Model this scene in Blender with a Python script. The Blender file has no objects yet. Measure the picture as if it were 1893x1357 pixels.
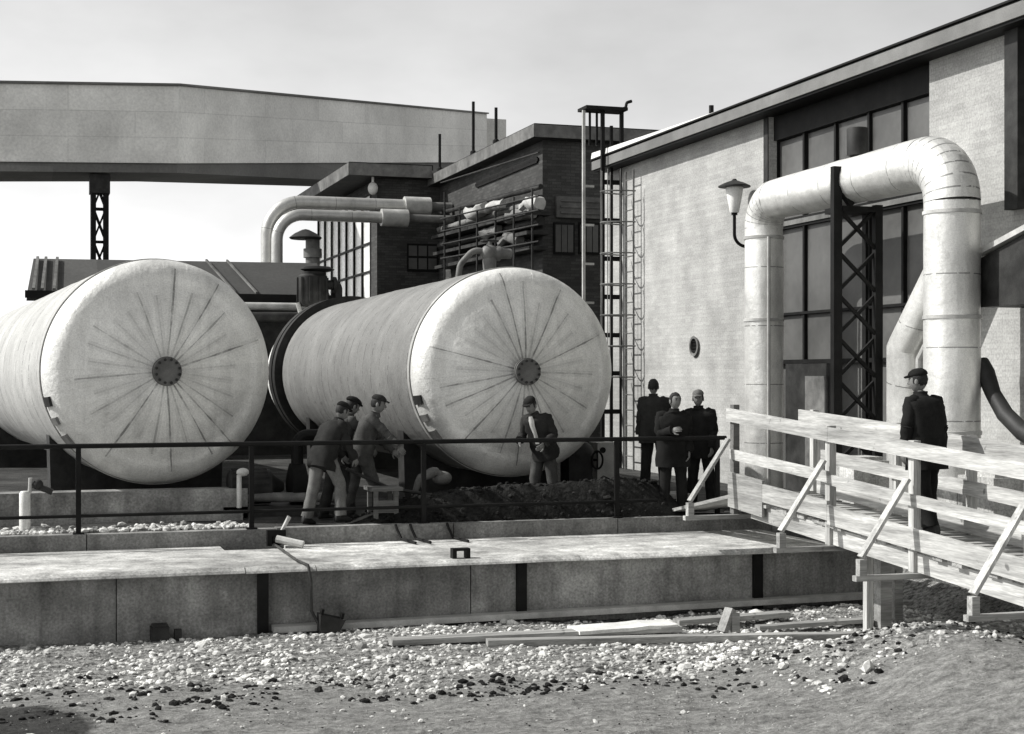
import bpy, bmesh, math, random
from mathutils import Vector, Matrix, noise
R = math.radians
random.seed(11)
S = bpy.context.scene
COL = S.collection
V = Vector

# ---------------------------------------------------------------- camera, sky, sun, exposure
FPX, CX, HY, H = 2800.0, 946.5, 697.0, 2.0
ALPHA = R(18)
cam = bpy.data.cameras.new('camera'); camo = bpy.data.objects.new('camera', cam); COL.objects.link(camo)
cam.sensor_width = 36; cam.lens = 36 * FPX / 1893; cam.clip_start = .1; cam.clip_end = 2000
cam.shift_y = 18.5 / 1893
camo.location = (0, 0, H); camo.rotation_euler = (R(90), 0, -ALPHA)
S.camera = camo
SUN_EL, SUN_BACK = R(41), R(20)
to_sun = V((-math.cos(SUN_EL) * math.cos(SUN_BACK), math.cos(SUN_EL) * math.sin(SUN_BACK), math.sin(SUN_EL)))
sl = bpy.data.lights.new('sun', 'SUN'); sl.energy = 2.6; sl.angle = R(.5); sl.color = (1, .985, .96)
so = bpy.data.objects.new('sun', sl); COL.objects.link(so)
so.rotation_euler = to_sun.to_track_quat('Z', 'Y').to_euler(); so.location = (-40, 30, 40)
w = bpy.data.worlds.new('World'); S.world = w; w.use_nodes = True
wn = w.node_tree; wbg = wn.nodes['Background']
sky = wn.nodes.new('ShaderNodeTexSky'); sky.sky_type = 'NISHITA'; sky.sun_disc = False
sky.sun_elevation = SUN_EL; sky.sun_rotation = math.atan2(to_sun.x, to_sun.y)
sky.air_density = 1.0; sky.dust_density = 1.0; sky.ozone_density = 1.0
bw = wn.nodes.new('ShaderNodeRGBToBW')            # a black and white photograph: the sky has no hue
wn.links.new(sky.outputs[0], bw.inputs[0]); 
stc = wn.nodes.new('ShaderNodeTexCoord'); smp = wn.nodes.new('ShaderNodeMapping'); smp.inputs['Scale'].default_value = (2.2, 2.2, 5.0)
snz = wn.nodes.new('ShaderNodeTexNoise'); snz.inputs['Scale'].default_value = 2.2; snz.inputs['Detail'].default_value = 5; snz.inputs['Roughness'].default_value = .55
smr = wn.nodes.new('ShaderNodeMapRange'); smr.inputs[1].default_value = .35; smr.inputs[2].default_value = .68; smr.inputs[3].default_value = .95; smr.inputs[4].default_value = 1.16
sml = wn.nodes.new('ShaderNodeMath'); sml.operation = 'MULTIPLY'
wn.links.new(stc.outputs['Generated'], smp.inputs[0]); wn.links.new(smp.outputs[0], snz.inputs['Vector']); wn.links.new(snz.outputs[0], smr.inputs[0])
wn.links.new(bw.outputs[0], sml.inputs[0]); wn.links.new(smr.outputs[0], sml.inputs[1]); wn.links.new(sml.outputs[0], wbg.inputs[0])
wbg.inputs[1].default_value = .10
S.view_settings.view_transform = 'Standard'; S.view_settings.look = 'None'
S.view_settings.exposure = 1.0; S.view_settings.gamma = 1

# ---------------------------------------------------------------- pixel of the survey photo -> point on a known plane
Fw = V((math.sin(ALPHA), math.cos(ALPHA), 0)); Rt = V((math.cos(ALPHA), -math.sin(ALPHA), 0))
CAM = V((0, 0, H))
def ray(px, py): return Fw + Rt * ((px - CX) / FPX) + V((0, 0, (HY - py) / FPX))
def onx(px, py, X): d = ray(px, py); return CAM + d * (X / d.x)
def ony(px, py, Y): d = ray(px, py); return CAM + d * (Y / d.y)
def onz(px, py, Z): d = ray(px, py); return CAM + d * ((Z - H) / d.z)
def ond(px, py, D): return CAM + ray(px, py) * D

# ---------------------------------------------------------------- mesh builder
OFF = {}
class MB:
    def __init__(s): s.v = []; s.f = []; s.uv = []; s.mi = []
    def add(s, vs, fs, uvs=None, mi=0):
        b = len(s.v); s.v += [tuple(p) for p in vs]
        for i, f in enumerate(fs):
            s.f.append([b + k for k in f]); s.mi.append(mi)
            s.uv.append(uvs[i] if uvs else [(0, 0)] * len(f))
        return s
    def hexa(s, p, mi=0):
        return s.add(p, [(0, 3, 2, 1), (4, 5, 6, 7), (0, 1, 5, 4), (1, 2, 6, 5), (2, 3, 7, 6), (3, 0, 4, 7)], mi=mi)
    def box(s, x0, x1, y0, y1, z0, z1, mi=0):
        return s.hexa([(x0, y0, z0), (x1, y0, z0), (x1, y1, z0), (x0, y1, z0), (x0, y0, z1), (x1, y0, z1), (x1, y1, z1), (x0, y1, z1)], mi)
    def beam(s, p0, p1, w, h, up=(0, 0, 1), mi=0):
        p0, p1, up = V(p0), V(p1), V(up); d = (p1 - p0).normalized()
        if abs(d.dot(up)) > .98: up = V((0, 1, 0))
        a = d.cross(up).normalized() * (w / 2); b = a.cross(d).normalized() * (h / 2)
        return s.hexa([p0 - a - b, p0 + a - b, p1 + a - b, p1 - a - b, p0 - a + b, p0 + a + b, p1 + a + b, p1 - a + b], mi)
    def rings(s, rings, cap=True, mi=0, closed=True, us=None):
        n = len(rings[0]); vs = [p for r in rings for p in r]; fs = []; uv = []
        for i in range(len(rings) - 1):
            u0, u1 = (us[i], us[i + 1]) if us else (i, i + 1)
            for k in range(n if closed else n - 1):
                k2 = (k + 1) % n
                fs.append((i * n + k, i * n + k2, (i + 1) * n + k2, (i + 1) * n + k))
                uv.append([(u0, k / n), (u0, (k + 1) / n), (u1, (k + 1) / n), (u1, k / n)])
        if cap:
            fs.append(tuple(range(n - 1, -1, -1))); uv.append([(us[0] if us else 0, 0)] * n)
            fs.append(tuple(range((len(rings) - 1) * n, len(rings) * n))); uv.append([(us[-1] if us else 0, 0)] * n)
        return s.add(vs, fs, uv, mi)
    def tube(s, pts, r, n=10, cap=True, mi=0, wob=0):
        pts = [V(p) for p in pts]; m = len(pts)
        rr = r if isinstance(r, (list, tuple)) else [r] * m
        t = [(pts[min(i + 1, m - 1)] - pts[max(i - 1, 0)]).normalized() for i in range(m)]
        ref = V((0, 0, 1)) if abs(t[0].z) < .9 else V((1, 0, 0))
        a = (ref - t[0] * ref.dot(t[0])).normalized(); rg = []; us = [0]
        for i in range(m):
            a = (a - t[i] * a.dot(t[i])).normalized(); b = t[i].cross(a)
            ring = []
            for k in range(n):
                q = 2 * math.pi * k / n
                p = pts[i] + (a * math.cos(q) + b * math.sin(q)) * rr[i]
                if wob: p += (p - pts[i]).normalized() * wob * noise.noise(p * 14 + V((3, 1, 7)))
                ring.append(p)
            rg.append(ring)
            if i: us.append(us[-1] + (pts[i] - pts[i - 1]).length)
        return s.rings(rg, cap, mi, us=us)
    def lathe(s, c, axis, prof, n=32, mi=0, cap=True):
        c, ax = V(c), V(axis).normalized()
        a = V((0, 0, 1)) if abs(ax.z) < .9 else V((1, 0, 0)); a = (a - ax * a.dot(ax)).normalized(); b = ax.cross(a)
        rg = [[c + ax * t + (a * math.cos(2 * math.pi * k / n) + b * math.sin(2 * math.pi * k / n)) * max(r, .0005) for k in range(n)] for t, r in prof]
        return s.rings(rg, cap, mi, us=[t for t, r in prof])
    def ell(s, c, rx, ry, rz, n=14, m=9, rot=None, mi=0, fn=None):
        c = V(c); rg = []
        for i in range(m + 1):
            th = math.pi * (i / m) ; th = min(max(th, .02), math.pi - .02); ring = []
            for k in range(n):
                q = 2 * math.pi * k / n
                p = V((rx * math.sin(th) * math.cos(q), ry * math.sin(th) * math.sin(q), -rz * math.cos(th)))
                if fn: p = fn(p)
                if rot: p = rot @ p
                ring.append(c + p)
            rg.append(ring)
        return s.rings(rg, True, mi)
    def build(s, name, mats, parent=None, origin=None, smooth=None):
        if parent is not None: off = OFF[parent.name]
        else: off = V(origin) if origin is not None else V((0, 0, 0))
        me = bpy.data.meshes.new(name)
        me.from_pydata([tuple(V(p) - off) for p in s.v], [], s.f)
        ul = me.uv_layers.new(name='UVMap'); flat = [c for u in s.uv for q in u for c in q]
        ul.data.foreach_set('uv', flat)
        if not isinstance(mats, (list, tuple)): mats = [mats]
        for m in mats: me.materials.append(m)
        me.polygons.foreach_set('material_index', s.mi)
        if smooth is not None:
            me.polygons.foreach_set('use_smooth', [True] * len(me.polygons)); me.set_sharp_from_angle(angle=R(smooth))
        me.update()
        o = bpy.data.objects.new(name, me); COL.objects.link(o)
        if parent is not None: o.parent = parent
        else: o.location = off
        OFF[o.name] = off
        return o
def tag(o, label=None, cat=None, group=None, kind=None):
    if label: o['label'] = label
    if cat: o['category'] = cat
    if group: o['group'] = group
    if kind: o['kind'] = kind
    return o
def thing(name, label, cat, loc, group=None):
    o = bpy.data.objects.new(name, None); COL.objects.link(o); o.location = loc; o.empty_display_size = .2
    OFF[o.name] = V(loc); return tag(o, label, cat, group)
def arc(c, a, b, r, t0, t1, n=8):
    c, a, b = V(c), V(a), V(b)
    return [c + (a * math.cos(t0 + (t1 - t0) * i / n) + b * math.sin(t0 + (t1 - t0) * i / n)) * r for i in range(n + 1)]
def bend(pts, rad, n=8):
    """polyline with rounded corners"""
    pts = [V(p) for p in pts]; out = [pts[0]]
    rs = rad if isinstance(rad, (list, tuple)) else [rad] * (len(pts) - 2)
    for i in range(1, len(pts) - 1):
        p, d0, d1 = pts[i], (pts[i - 1] - pts[i]).normalized(), (pts[i + 1] - pts[i]).normalized()
        th = d0.angle(d1); L = rs[i - 1] / math.tan(th / 2); L = min(L, (pts[i - 1] - p).length * .95, (pts[i + 1] - p).length * .95)
        q0, q1 = p + d0 * L, p + d1 * L
        rr = L * math.tan(th / 2); cdir = (d0 + d1).normalized(); c = p + cdir * (rr / math.sin(th / 2))
        a = (q0 - c).normalized(); bb = (q1 - c); bb = (bb - a * bb.dot(a)).normalized()
        out += arc(c, a, bb, rr, 0, math.pi - th, n)
    out.append(pts[-1]); return out
def resample(pts, step):
    out = [V(pts[0])]
    for a, b in zip(pts[:-1], pts[1:]):
        L = (V(b) - V(a)).length; k = max(1, int(L / step))
        for i in range(1, k + 1): out.append(V(a).lerp(V(b), i / k))
    return out

# ---------------------------------------------------------------- materials
class NT:
    def __init__(s, name):
        s.m = bpy.data.materials.new(name); s.m.use_nodes = True; s.t = s.m.node_tree
        s.b = s.t.nodes['Principled BSDF']; s.tc = s.t.nodes.new('ShaderNodeTexCoord')
    def lk(s, v, i):
        if isinstance(v, (int, float)): i.default_value = v
        elif isinstance(v, tuple): i.default_value = v
        else: s.t.links.new(v, i)
    def math(s, op, a, b=0.0, c=None, clamp=False):
        n = s.t.nodes.new('ShaderNodeMath'); n.operation = op; n.use_clamp = clamp
        s.lk(a, n.inputs[0]); s.lk(b, n.inputs[1])
        if c is not None: s.lk(c, n.inputs[2])
        return n.outputs[0]
    def obj(s): return s.tc.outputs['Object']
    def xyz(s, v):
        n = s.t.nodes.new('ShaderNodeSeparateXYZ'); s.lk(v, n.inputs[0]); return n.outputs
    def comb(s, x, y, z):
        n = s.t.nodes.new('ShaderNodeCombineXYZ'); s.lk(x, n.inputs[0]); s.lk(y, n.inputs[1]); s.lk(z, n.inputs[2]); return n.outputs[0]
    def scale(s, v, sc):
        n = s.t.nodes.new('ShaderNodeVectorMath'); n.operation = 'MULTIPLY'; s.lk(v, n.inputs[0]); n.inputs[1].default_value = sc; return n.outputs[0]
    def noise(s, v, sc, det=6, rough=.6):
        n = s.t.nodes.new('ShaderNodeTexNoise'); s.lk(v, n.inputs['Vector']); n.inputs['Scale'].default_value = sc
        n.inputs['Detail'].default_value = det; n.inputs['Roughness'].default_value = rough; return n.outputs[0]
    def maprange(s, v, a, b, c, d):
        n = s.t.nodes.new('ShaderNodeMapRange'); s.lk(v, n.inputs[0])
        for i, q in enumerate((a, b, c, d)): n.inputs[i + 1].default_value = q
        return n.outputs[0]
    def bump(s, hgt, strength, dist=.02, prev=None):
        n = s.t.nodes.new('ShaderNodeBump'); n.inputs['Strength'].default_value = strength; n.inputs['Distance'].default_value = dist
        s.lk(hgt, n.inputs['Height'])
        if prev is not None: s.lk(prev, n.inputs['Normal'])
        return n.outputs[0]
    def finish(s, val, rough, bump=None, metal=0, spec=.3):
        s.lk(s.comb(s.math('MULTIPLY', val, 1.0), s.math('MULTIPLY', val, 1.0), s.math('MULTIPLY', val, .965)), s.b.inputs['Base Color'])
        s.lk(rough, s.b.inputs['Roughness']); s.b.inputs['Metallic'].default_value = metal
        s.b.inputs['Specular IOR Level'].default_value = spec
        if bump is not None: s.lk(bump, s.b.inputs['Normal'])
        return s.m
def base(t, g, var=.25, sc=2.0, stain=.25, fine=60.0, fvar=.15, vec=None):
    v = vec if vec is not None else t.obj()
    a = t.maprange(t.noise(v, sc), .3, .7, 1 - var, 1 + var)
    b = t.maprange(t.noise(v, sc * .23, 3), .35, .65, 1 - stain, 1 + stain)
    c = t.maprange(t.noise(v, fine, 3), .3, .7, 1 - fvar, 1 + fvar)
    return t.math('MULTIPLY', t.math('MULTIPLY', t.math('MULTIPLY', a, b), c), g)
def plain(name, g, rough=.8, var=.25, sc=3.0, stain=.2, fine=50.0, fvar=.12, bump=.25, bs=25.0, bd=.01, metal=0, spec=.3, stretch=None):
    t = NT(name); v = t.scale(t.obj(), stretch) if stretch else t.obj()
    val = base(t, g, var, sc, stain, fine, fvar, v)
    return t.finish(val, rough, t.bump(t.noise(v, bs, 5), bump, bd), metal, spec)
def stained(name, g, rough, amt=.5, **k):
    """concrete with vertical run marks"""
    t = NT(name); o = t.obj(); val = base(t, g, .34, 2.6, .35, 34, .32)
    st = t.noise(t.scale(o, (3.0, 3.0, .25)), 2.0, 5); m = t.maprange(st, .45, .7, 1, 1 - amt)
    bl = t.maprange(t.noise(o, 7, 4), .62, .75, 1, 1.5)
    return t.finish(t.math('MULTIPLY', t.math('MULTIPLY', val, m), bl), rough, t.bump(t.noise(o, 30, 6), .35, .012))
def brick(name, g, mort, axis, bw_=.25, bh=.077, rough=.85, var=.3):
    t = NT(name); s = t.xyz(t.obj())
    vec = t.comb(s[1] if axis == 'x' else s[0], s[2], 0.0)
    n = t.t.nodes.new('ShaderNodeTexBrick'); t.lk(vec, n.inputs['Vector'])
    n.inputs['Color1'].default_value = (g * (1 - var),) * 3 + (1,); n.inputs['Color2'].default_value = (g * (1 + var),) * 3 + (1,)
    n.inputs['Mortar'].default_value = (mort,) * 3 + (1,)
    n.inputs['Scale'].default_value = 1; n.inputs['Mortar Size'].default_value = .008; n.inputs['Brick Width'].default_value = bw_; n.inputs['Row Height'].default_value = bh
    q = t.t.nodes.new('ShaderNodeRGBToBW'); t.lk(n.outputs[0], q.inputs[0])
    val = t.math('MULTIPLY', q.outputs[0], base(t, 1.0, .16, 1.6, .16, 30, .22))
    course = t.maprange(t.noise(t.comb(0.0, 0.0, s[2]), 6.5, 5, .8), .3, .7, .86, 1.12)
    val = t.math('MULTIPLY', val, course)
    return t.finish(val, rough, t.bump(n.outputs[1], -.4, .01, t.bump(t.noise(t.obj(), 25, 5), .3, .01)))
def wood(name, g, ax=1, rough=.75, var=.3):
    t = NT(name); st = [14.0, 14.0, 14.0]; st[ax] = .9
    v = t.scale(t.obj(), tuple(st)); val = base(t, g, var, 1.0, .2, 6, .25, v)
    knots = t.maprange(t.noise(t.obj(), 5.5, 2), .68, .74, 1, .45)
    return t.finish(t.math('MULTIPLY', val, knots), rough, t.bump(t.noise(v, 3, 4), .3, .006))
def pipe_mat(name, g, spacing, rough=.44):
    t = NT(name); u = t.xyz(t.tc.outputs['UV'])[0]
    f = t.math('ABSOLUTE', t.math('SUBTRACT', t.math('FRACT', t.math('DIVIDE', u, spacing)), .5))
    line = t.math('GREATER_THAN', f, .5 - .016 / spacing / 2)
    brk = t.math('GREATER_THAN', t.noise(t.obj(), 9, 3), .42)
    val = base(t, g, .1, 3, .12, 60, .12)
    val = t.math('MULTIPLY', val, t.math('SUBTRACT', 1.0, t.math('MULTIPLY', t.math('MULTIPLY', line, brk), .6)))
    soil_ = t.maprange(t.noise(t.scale(t.obj(), (1, 1, .35)), 4.5, 5), .5, .72, 1, .8)
    return t.finish(t.math('MULTIPLY', val, soil_), rough, t.bump(t.noise(t.obj(), 5, 3), .4, .03, t.bump(line, -.4, .012)), .55, .5)
def dome_mat(name, zc, n=28):
    t = NT(name); s = t.xyz(t.obj()); x, z = s[0], t.math('SUBTRACT', s[2], zc)
    oi = t.t.nodes.new('ShaderNodeObjectInfo').outputs['Random']; sh_ = t.t.nodes.new('ShaderNodeVectorMath'); sh_.operation = 'ADD'; t.lk(t.obj(), sh_.inputs[0]); t.lk(t.comb(t.math('MULTIPLY', oi, 23.0), t.math('MULTIPLY', oi, 7.0), 0.0), sh_.inputs[1]); t.obj = lambda: sh_.outputs[0]
    rr = t.math('SQRT', t.math('ADD', t.math('MULTIPLY', x, x), t.math('MULTIPLY', z, z)))
    wob = t.math('MULTIPLY', t.math('SUBTRACT', t.noise(t.obj(), 1.6, 2), .5), .10)
    a = t.math('ADD', t.math('ADD', t.math('DIVIDE', t.math('ARCTAN2', z, x), 2 * math.pi / n), wob), t.math('MULTIPLY', oi, 31.0))
    fr = t.math('FRACT', t.math('ADD', a, 100.37)); sid = t.t.nodes.new('ShaderNodeTexWhiteNoise'); sid.noise_dimensions = '1D'; t.lk(t.math('FLOOR', t.math('ADD', a, 100.37)), sid.inputs['W'])
    dist = t.math('MULTIPLY', t.math('MULTIPLY', t.math('ABSOLUTE', t.math('SUBTRACT', fr, .5)), 2 * math.pi / n), rr)
    line = t.math('LESS_THAN', dist, t.maprange(t.noise(t.obj(), 3, 3), .35, .65, .005, .016))
    band = t.math('LESS_THAN', dist, .05)
    brk = t.maprange(t.noise(t.obj(), 4.5, 4), .30, .55, .15, 1)
    ray_in = t.math('LESS_THAN', rr, t.maprange(sid.outputs[0], 0, 1, .95, 1.55))
    m = t.math('MULTIPLY', t.math('MULTIPLY', line, brk), t.math('MULTIPLY', ray_in, t.maprange(sid.outputs[0], .1, .6, .25, 1)))
    val = base(t, .78, .09, 2.5, .12, 55, .16)
    # each gore of cladding has its own slight tone
    g = t.t.nodes.new('ShaderNodeTexWhiteNoise'); g.noise_dimensions = '1D'; t.lk(t.math('FLOOR', t.math('ADD', a, 100.87)), g.inputs['W'])
    tone = t.maprange(g.outputs[0], 0, 1, .94, 1.05)
    val = t.math('MULTIPLY', t.math('MULTIPLY', val, tone), t.math('SUBTRACT', 1.0, t.math('MULTIPLY', m, .62)))
    val = t.math('MULTIPLY', val, t.math('SUBTRACT', 1.0, t.math('MULTIPLY', t.math('MULTIPLY', band, ray_in), .10)))
    run = t.maprange(t.noise(t.scale(t.obj(), (2.6, 1, .3)), 2.2, 5), .5, .72, 1, .84)
    blot = t.maprange(t.noise(t.obj(), 9, 5), .58, .72, 1, .88)
    val = t.math('MULTIPLY', val, t.math('MULTIPLY', run, blot))
    h = t.math('ADD', t.math('MULTIPLY', fr, .9), t.math('MULTIPLY', t.noise(t.obj(), 4.5, 4), 1.3))
    return t.finish(val, t.maprange(t.noise(t.obj(), 3, 4), .3, .7, .36, .56), t.bump(h, .6, .03), .3, .5)
def shell_mat(name, g=.66, spacing=.62):
    t = NT(name); s = t.xyz(t.obj()); y = s[1]
    wob = t.math('MULTIPLY', t.math('SUBTRACT', t.noise(t.obj(), 1.2, 3), .5), .12)
    q = t.math('FRACT', t.math('DIVIDE', t.math('ADD', y, wob), spacing))
    line = t.math('LESS_THAN', t.math('ABSOLUTE', t.math('SUBTRACT', q, .5)), .02)
    brk = t.math('GREATER_THAN', t.noise(t.scale(t.obj(), (1, .15, 1)), 5.5, 4), .5)
    m = t.math('MULTIPLY', line, brk)
    fl = t.math('MULTIPLY', t.math('GREATER_THAN', t.noise(t.scale(t.obj(), (3, 14, 3)), 2.2, 3), .66), .3)
    val = base(t, g, .12, 2.5, .12, 40, .2)
    val = t.math('MULTIPLY', val, t.math('SUBTRACT', 1.0, t.math('ADD', t.math('MULTIPLY', m, .6), fl, clamp=True)))
    h = t.math('ADD', t.math('MULTIPLY', t.math('PINGPONG', q, .5), 1.2), t.noise(t.obj(), 5, 5))
    return t.finish(val, .75, t.bump(h, .5, .03), 0, .25)
def panel_mat(name, g, rough, sx=2.4, sz=1.25, var=.25, ax=0, uv=False):
    """large sheet cladding with staggered tones"""
    t = NT(name); s = t.xyz(t.tc.outputs['UV'] if uv else t.obj())
    n = t.t.nodes.new('ShaderNodeTexBrick'); t.lk(t.comb(s[0], s[1], 0.0) if uv else t.comb(s[ax], s[2], 0.0), n.inputs['Vector'])
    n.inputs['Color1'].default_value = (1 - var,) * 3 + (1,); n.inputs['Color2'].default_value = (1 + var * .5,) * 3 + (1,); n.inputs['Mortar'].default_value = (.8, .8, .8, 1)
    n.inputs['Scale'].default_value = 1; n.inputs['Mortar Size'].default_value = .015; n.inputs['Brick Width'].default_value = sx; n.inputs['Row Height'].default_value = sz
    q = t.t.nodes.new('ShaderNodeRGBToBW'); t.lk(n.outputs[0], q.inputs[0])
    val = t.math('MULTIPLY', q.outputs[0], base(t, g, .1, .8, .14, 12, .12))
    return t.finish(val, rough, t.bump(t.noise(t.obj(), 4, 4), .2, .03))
def glass_mat(name, g, rough=.12, spec=.5, var=.25):
    t = NT(name); val = base(t, g, var, .9, .2, 8, .1)
    return t.finish(val, t.maprange(t.noise(t.obj(), 2, 4), .3, .7, rough, rough + .2), t.bump(t.noise(t.obj(), 1.5, 2), .1, .02), 0, spec)
def ground_mat():
    t = NT('dry_earth'); o = t.obj(); s = t.xyz(o)
    # pale rubble near the wall, trodden earth towards the viewer, a darker patch in one corner
    edge = t.math('ADD', t.math('ADD', s[1], t.math('MULTIPLY', s[0], .16)), t.math('MULTIPLY', t.math('SUBTRACT', t.noise(o, 1.1, 5), .5), 1.6))
    grav = t.math('MAXIMUM', t.maprange(edge, 14.2, 15.3, 0, 1), t.math('MULTIPLY', t.maprange(s[0], 6.6, 7.6, 0, 1), t.maprange(edge, 13.4, 14.3, 0, .9)))
    peb = t.noise(o, 16, 6, .75)
    g1 = t.maprange(peb, .36, .64, .04, .5)
    g2 = t.math('MULTIPLY', t.maprange(t.noise(t.scale(o, (1, 1.6, 1)), 7, 10, .78), .34, .68, .12, .44), t.maprange(t.noise(o, 30, 4), .3, .7, .75, 1.2))
    n = t.t.nodes.new('ShaderNodeMix'); n.data_type = 'FLOAT'; t.lk(grav, n.inputs[0]); t.lk(g2, n.inputs[2]); t.lk(g1, n.inputs[3])
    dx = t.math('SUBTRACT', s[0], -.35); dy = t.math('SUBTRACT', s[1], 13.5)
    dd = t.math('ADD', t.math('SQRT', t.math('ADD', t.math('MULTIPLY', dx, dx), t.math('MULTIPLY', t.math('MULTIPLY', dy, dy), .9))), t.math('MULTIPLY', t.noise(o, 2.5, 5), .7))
    corner_tone = t.maprange(dd, 1.25, 1.45, .22, 1)  # darker ragged round patch at the near left corner
    val = t.math('MULTIPLY', n.outputs[0], corner_tone)
    rut = t.noise(t.scale(o, (.8, 2.0, 1)), 3.2, 8, .72)
    val = t.math('MULTIPLY', val, t.maprange(rut, .3, .7, .72, 1.2))
    return t.finish(val, .95, t.bump(rut, .6, .06, t.bump(peb, .9, .05, t.bump(t.noise(o, 60, 4), .6, .02))), 0, .15)

M = {}
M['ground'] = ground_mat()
M['soil'] = plain('dark_soil', .02, .95, .5, 3, .4, 20, .4, .8, 14, .06, spec=.1)
M['platform'] = plain('trodden_clay', .055, .95, .4, 2.5, .35, 25, .3, .7, 14, .04, spec=.1)
M['concrete'] = stained('weathered_concrete', .33, .85, .35)
M['coping'] = stained('pale_concrete', .43, .8, .4)
M['kerb'] = stained('kerb_concrete', .24, .85, .3)
M['panel'] = stained('stained_dark_panel', .21, .8, .35)
M['panel2'] = stained('stained_panel_pale', .27, .8, .3)
M['black'] = plain('black_painted_steel', .009, .6, .3, 6, .3, bump=.15, spec=.15)
M['dsteel'] = plain('dark_steel', .03, .6, .4, 5, .35, bump=.25, spec=.2)
M['gsteel'] = plain('grey_steel', .14, .55, .3, 5, .3, bump=.2)
M['lsteel'] = plain('pale_steel', .42, .45, .2, 5, .2, bump=.2)
M['white'] = plain('white_painted_steel', .7, .5, .1, 4, .12, bump=.2)
M['hallbrick'] = brick('pale_hall_brick', .37, .34, 'x', var=.07)
M['dbrick_x'] = brick('dark_brick_side', .055, .04, 'x')
M['dbrick_y'] = brick('dark_brick_front', .06, .042, 'y')
M['fascia'] = plain('grey_fascia', .16, .6, .15, 3, .15)
M['roofedge'] = plain('pale_roof_edge', .7, .5, .1, 3, .1)
M['pane'] = glass_mat('dull_window_glass', .10, .3, .35)
M['pane_pale'] = glass_mat('sky_painted_glass', .85, .2, .5, .1)  # white base colour stands in for the sky reflected in these panes
M['pane_dark'] = glass_mat('dark_window_glass', .06, .1, .5)
M['gallery'] = panel_mat('pale_cladding_sheet', .84, .8, 4.2, .83, var=.08, uv=True)
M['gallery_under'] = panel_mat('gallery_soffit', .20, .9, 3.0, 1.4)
M['shed'] = panel_mat('dark_roof_felt', .075, .85, 2.0, 4.0)
M['tankdome'] = dome_mat('gored_cladding', 2.08)
M['tankshell'] = shell_mat('banded_insulation', .19)
M['tankshell_pale'] = shell_mat('pale_insulation', .40, 1.1)
M['tankshell_plain'] = shell_mat('smooth_insulation', .72, 1.5)
M['pipe'] = pipe_mat('lagged_pipe', .74, .95)
M['elbow'] = pipe_mat('lagged_elbow', .74, .115)
M['pipe2'] = pipe_mat('lagged_pipe_small', .5, 1.2)
M['wood'] = wood('new_sawn_wood', .40, 1, .75, .4)
M['woodx'] = wood('new_sawn_wood_across', .30, 0, .75, .45)
M['woodz'] = wood('new_sawn_wood_upright', .42, 2, .75, .4)
M['oldwood'] = wood('weathered_wood', .28, 0)
M['oldwoodd'] = wood('dark_weathered_wood', .13, 0)
M['oldwoody'] = wood('weathered_wood_along', .3, 1)
M['stone_dirty'] = plain('dirty_stone', .36, .95, .5, 2.6, .35, 30, .3, .6, 30, .01, spec=.1)
M['stone'] = plain('rubble_stone', .58, .9, .4, 2.2, .25, 30, .2, .5, 30, .01, spec=.15)
M['skin'] = plain('skin', .17, .6, .08, 8, .05, bump=.05, spec=.3)
M['eye'] = plain('eye_dark', .03, .3, .05, 8, .05, bump=0)
M['lip'] = plain('lip', .10, .5, .05, 8, .05, bump=0)
M['hair'] = plain('dark_hair', .015, .7, .3, 30, .2, 120, .4, .5, 80)
M['cloth_black'] = plain('black_cloth', .014, .95, .3, 7, .25, 90, .2, .5, 60, .006, spec=.1)
M['cloth_dark'] = plain('dark_cloth', .026, .95, .3, 7, .25, 90, .2, .5, 60, .006, spec=.1)
M['cloth_mid'] = plain('grey_cloth', .065, .95, .3, 7, .25, 90, .2, .5, 60, .006, spec=.1)
M['cloth_pale'] = plain('pale_work_cloth', .15, .95, .25, 7, .25, 90, .2, .5, 60, .006, spec=.1)
M['cloth_white'] = plain('white_cloth', .5, .9, .1, 7, .1, 90, .1, .4, 60, .006, spec=.1)
M['boot'] = plain('boot_leather', .02, .6, .3, 9, .2)
M['rubber'] = plain('black_rubber', .025, .6, .3, 6, .2, bump=.2)

# ================================================================ SETTING
GZ = -1.0                                                   # level of the ground in front of the wall
YL = 19.8                                                   # front edge of the working platform (z = 0)
def gh(x, y):
    p = V((x, y, 0))
    z = GZ + .05 * noise.noise(p * .55) + .03 * noise.noise(p * 1.7) + .025 * noise.noise(p * 5) + .03 * noise.noise(V((x * .8, y * 3.2, 2)))
    bank = math.exp(-((y - 16.9 + .05 * x) / .9) ** 2)
    z += .07 * bank * (1 + .6 * noise.noise(p * 1.1 + V((5, 0, 0))))
    S_ = lambda q: (lambda c: c * c * (3 - 2 * c))(max(0, min(1, q)))
    z += .46 * S_((x - 6.2) / 2.9) * S_((14.7 + .3 * noise.noise(p * .8) - y) / 1.1) * S_((y - 8.2) / 3.0) * (1 + .22 * noise.noise(p * .9))
    e = max(0, min(1, (x + 9) / 1.5)) * max(0, min(1, (19.5 - x) / 1.5)) * max(0, min(1, (y - 8) / 1.5))
    return GZ + (z - GZ) * e
gm = MB(); nx, ny = 330, 150; gx0, gx1, gy0, gy1 = -9.0, 19.5, 8.0, 19.6
vs = []; fs = []
for j in range(ny + 1):
    for i in range(nx + 1):
        x = gx0 + (gx1 - gx0) * i / nx; y = gy0 + (gy1 - gy0) * j / ny
        edge = i in (0, nx) or j in (0, ny)
        vs.append((x, y, GZ if edge else gh(x, y)))
for j in range(ny):
    for i in range(nx):
        a = j * (nx + 1) + i; fs.append((a, a + 1, a + nx + 2, a + nx + 1))
gm.add(vs, fs)
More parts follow.
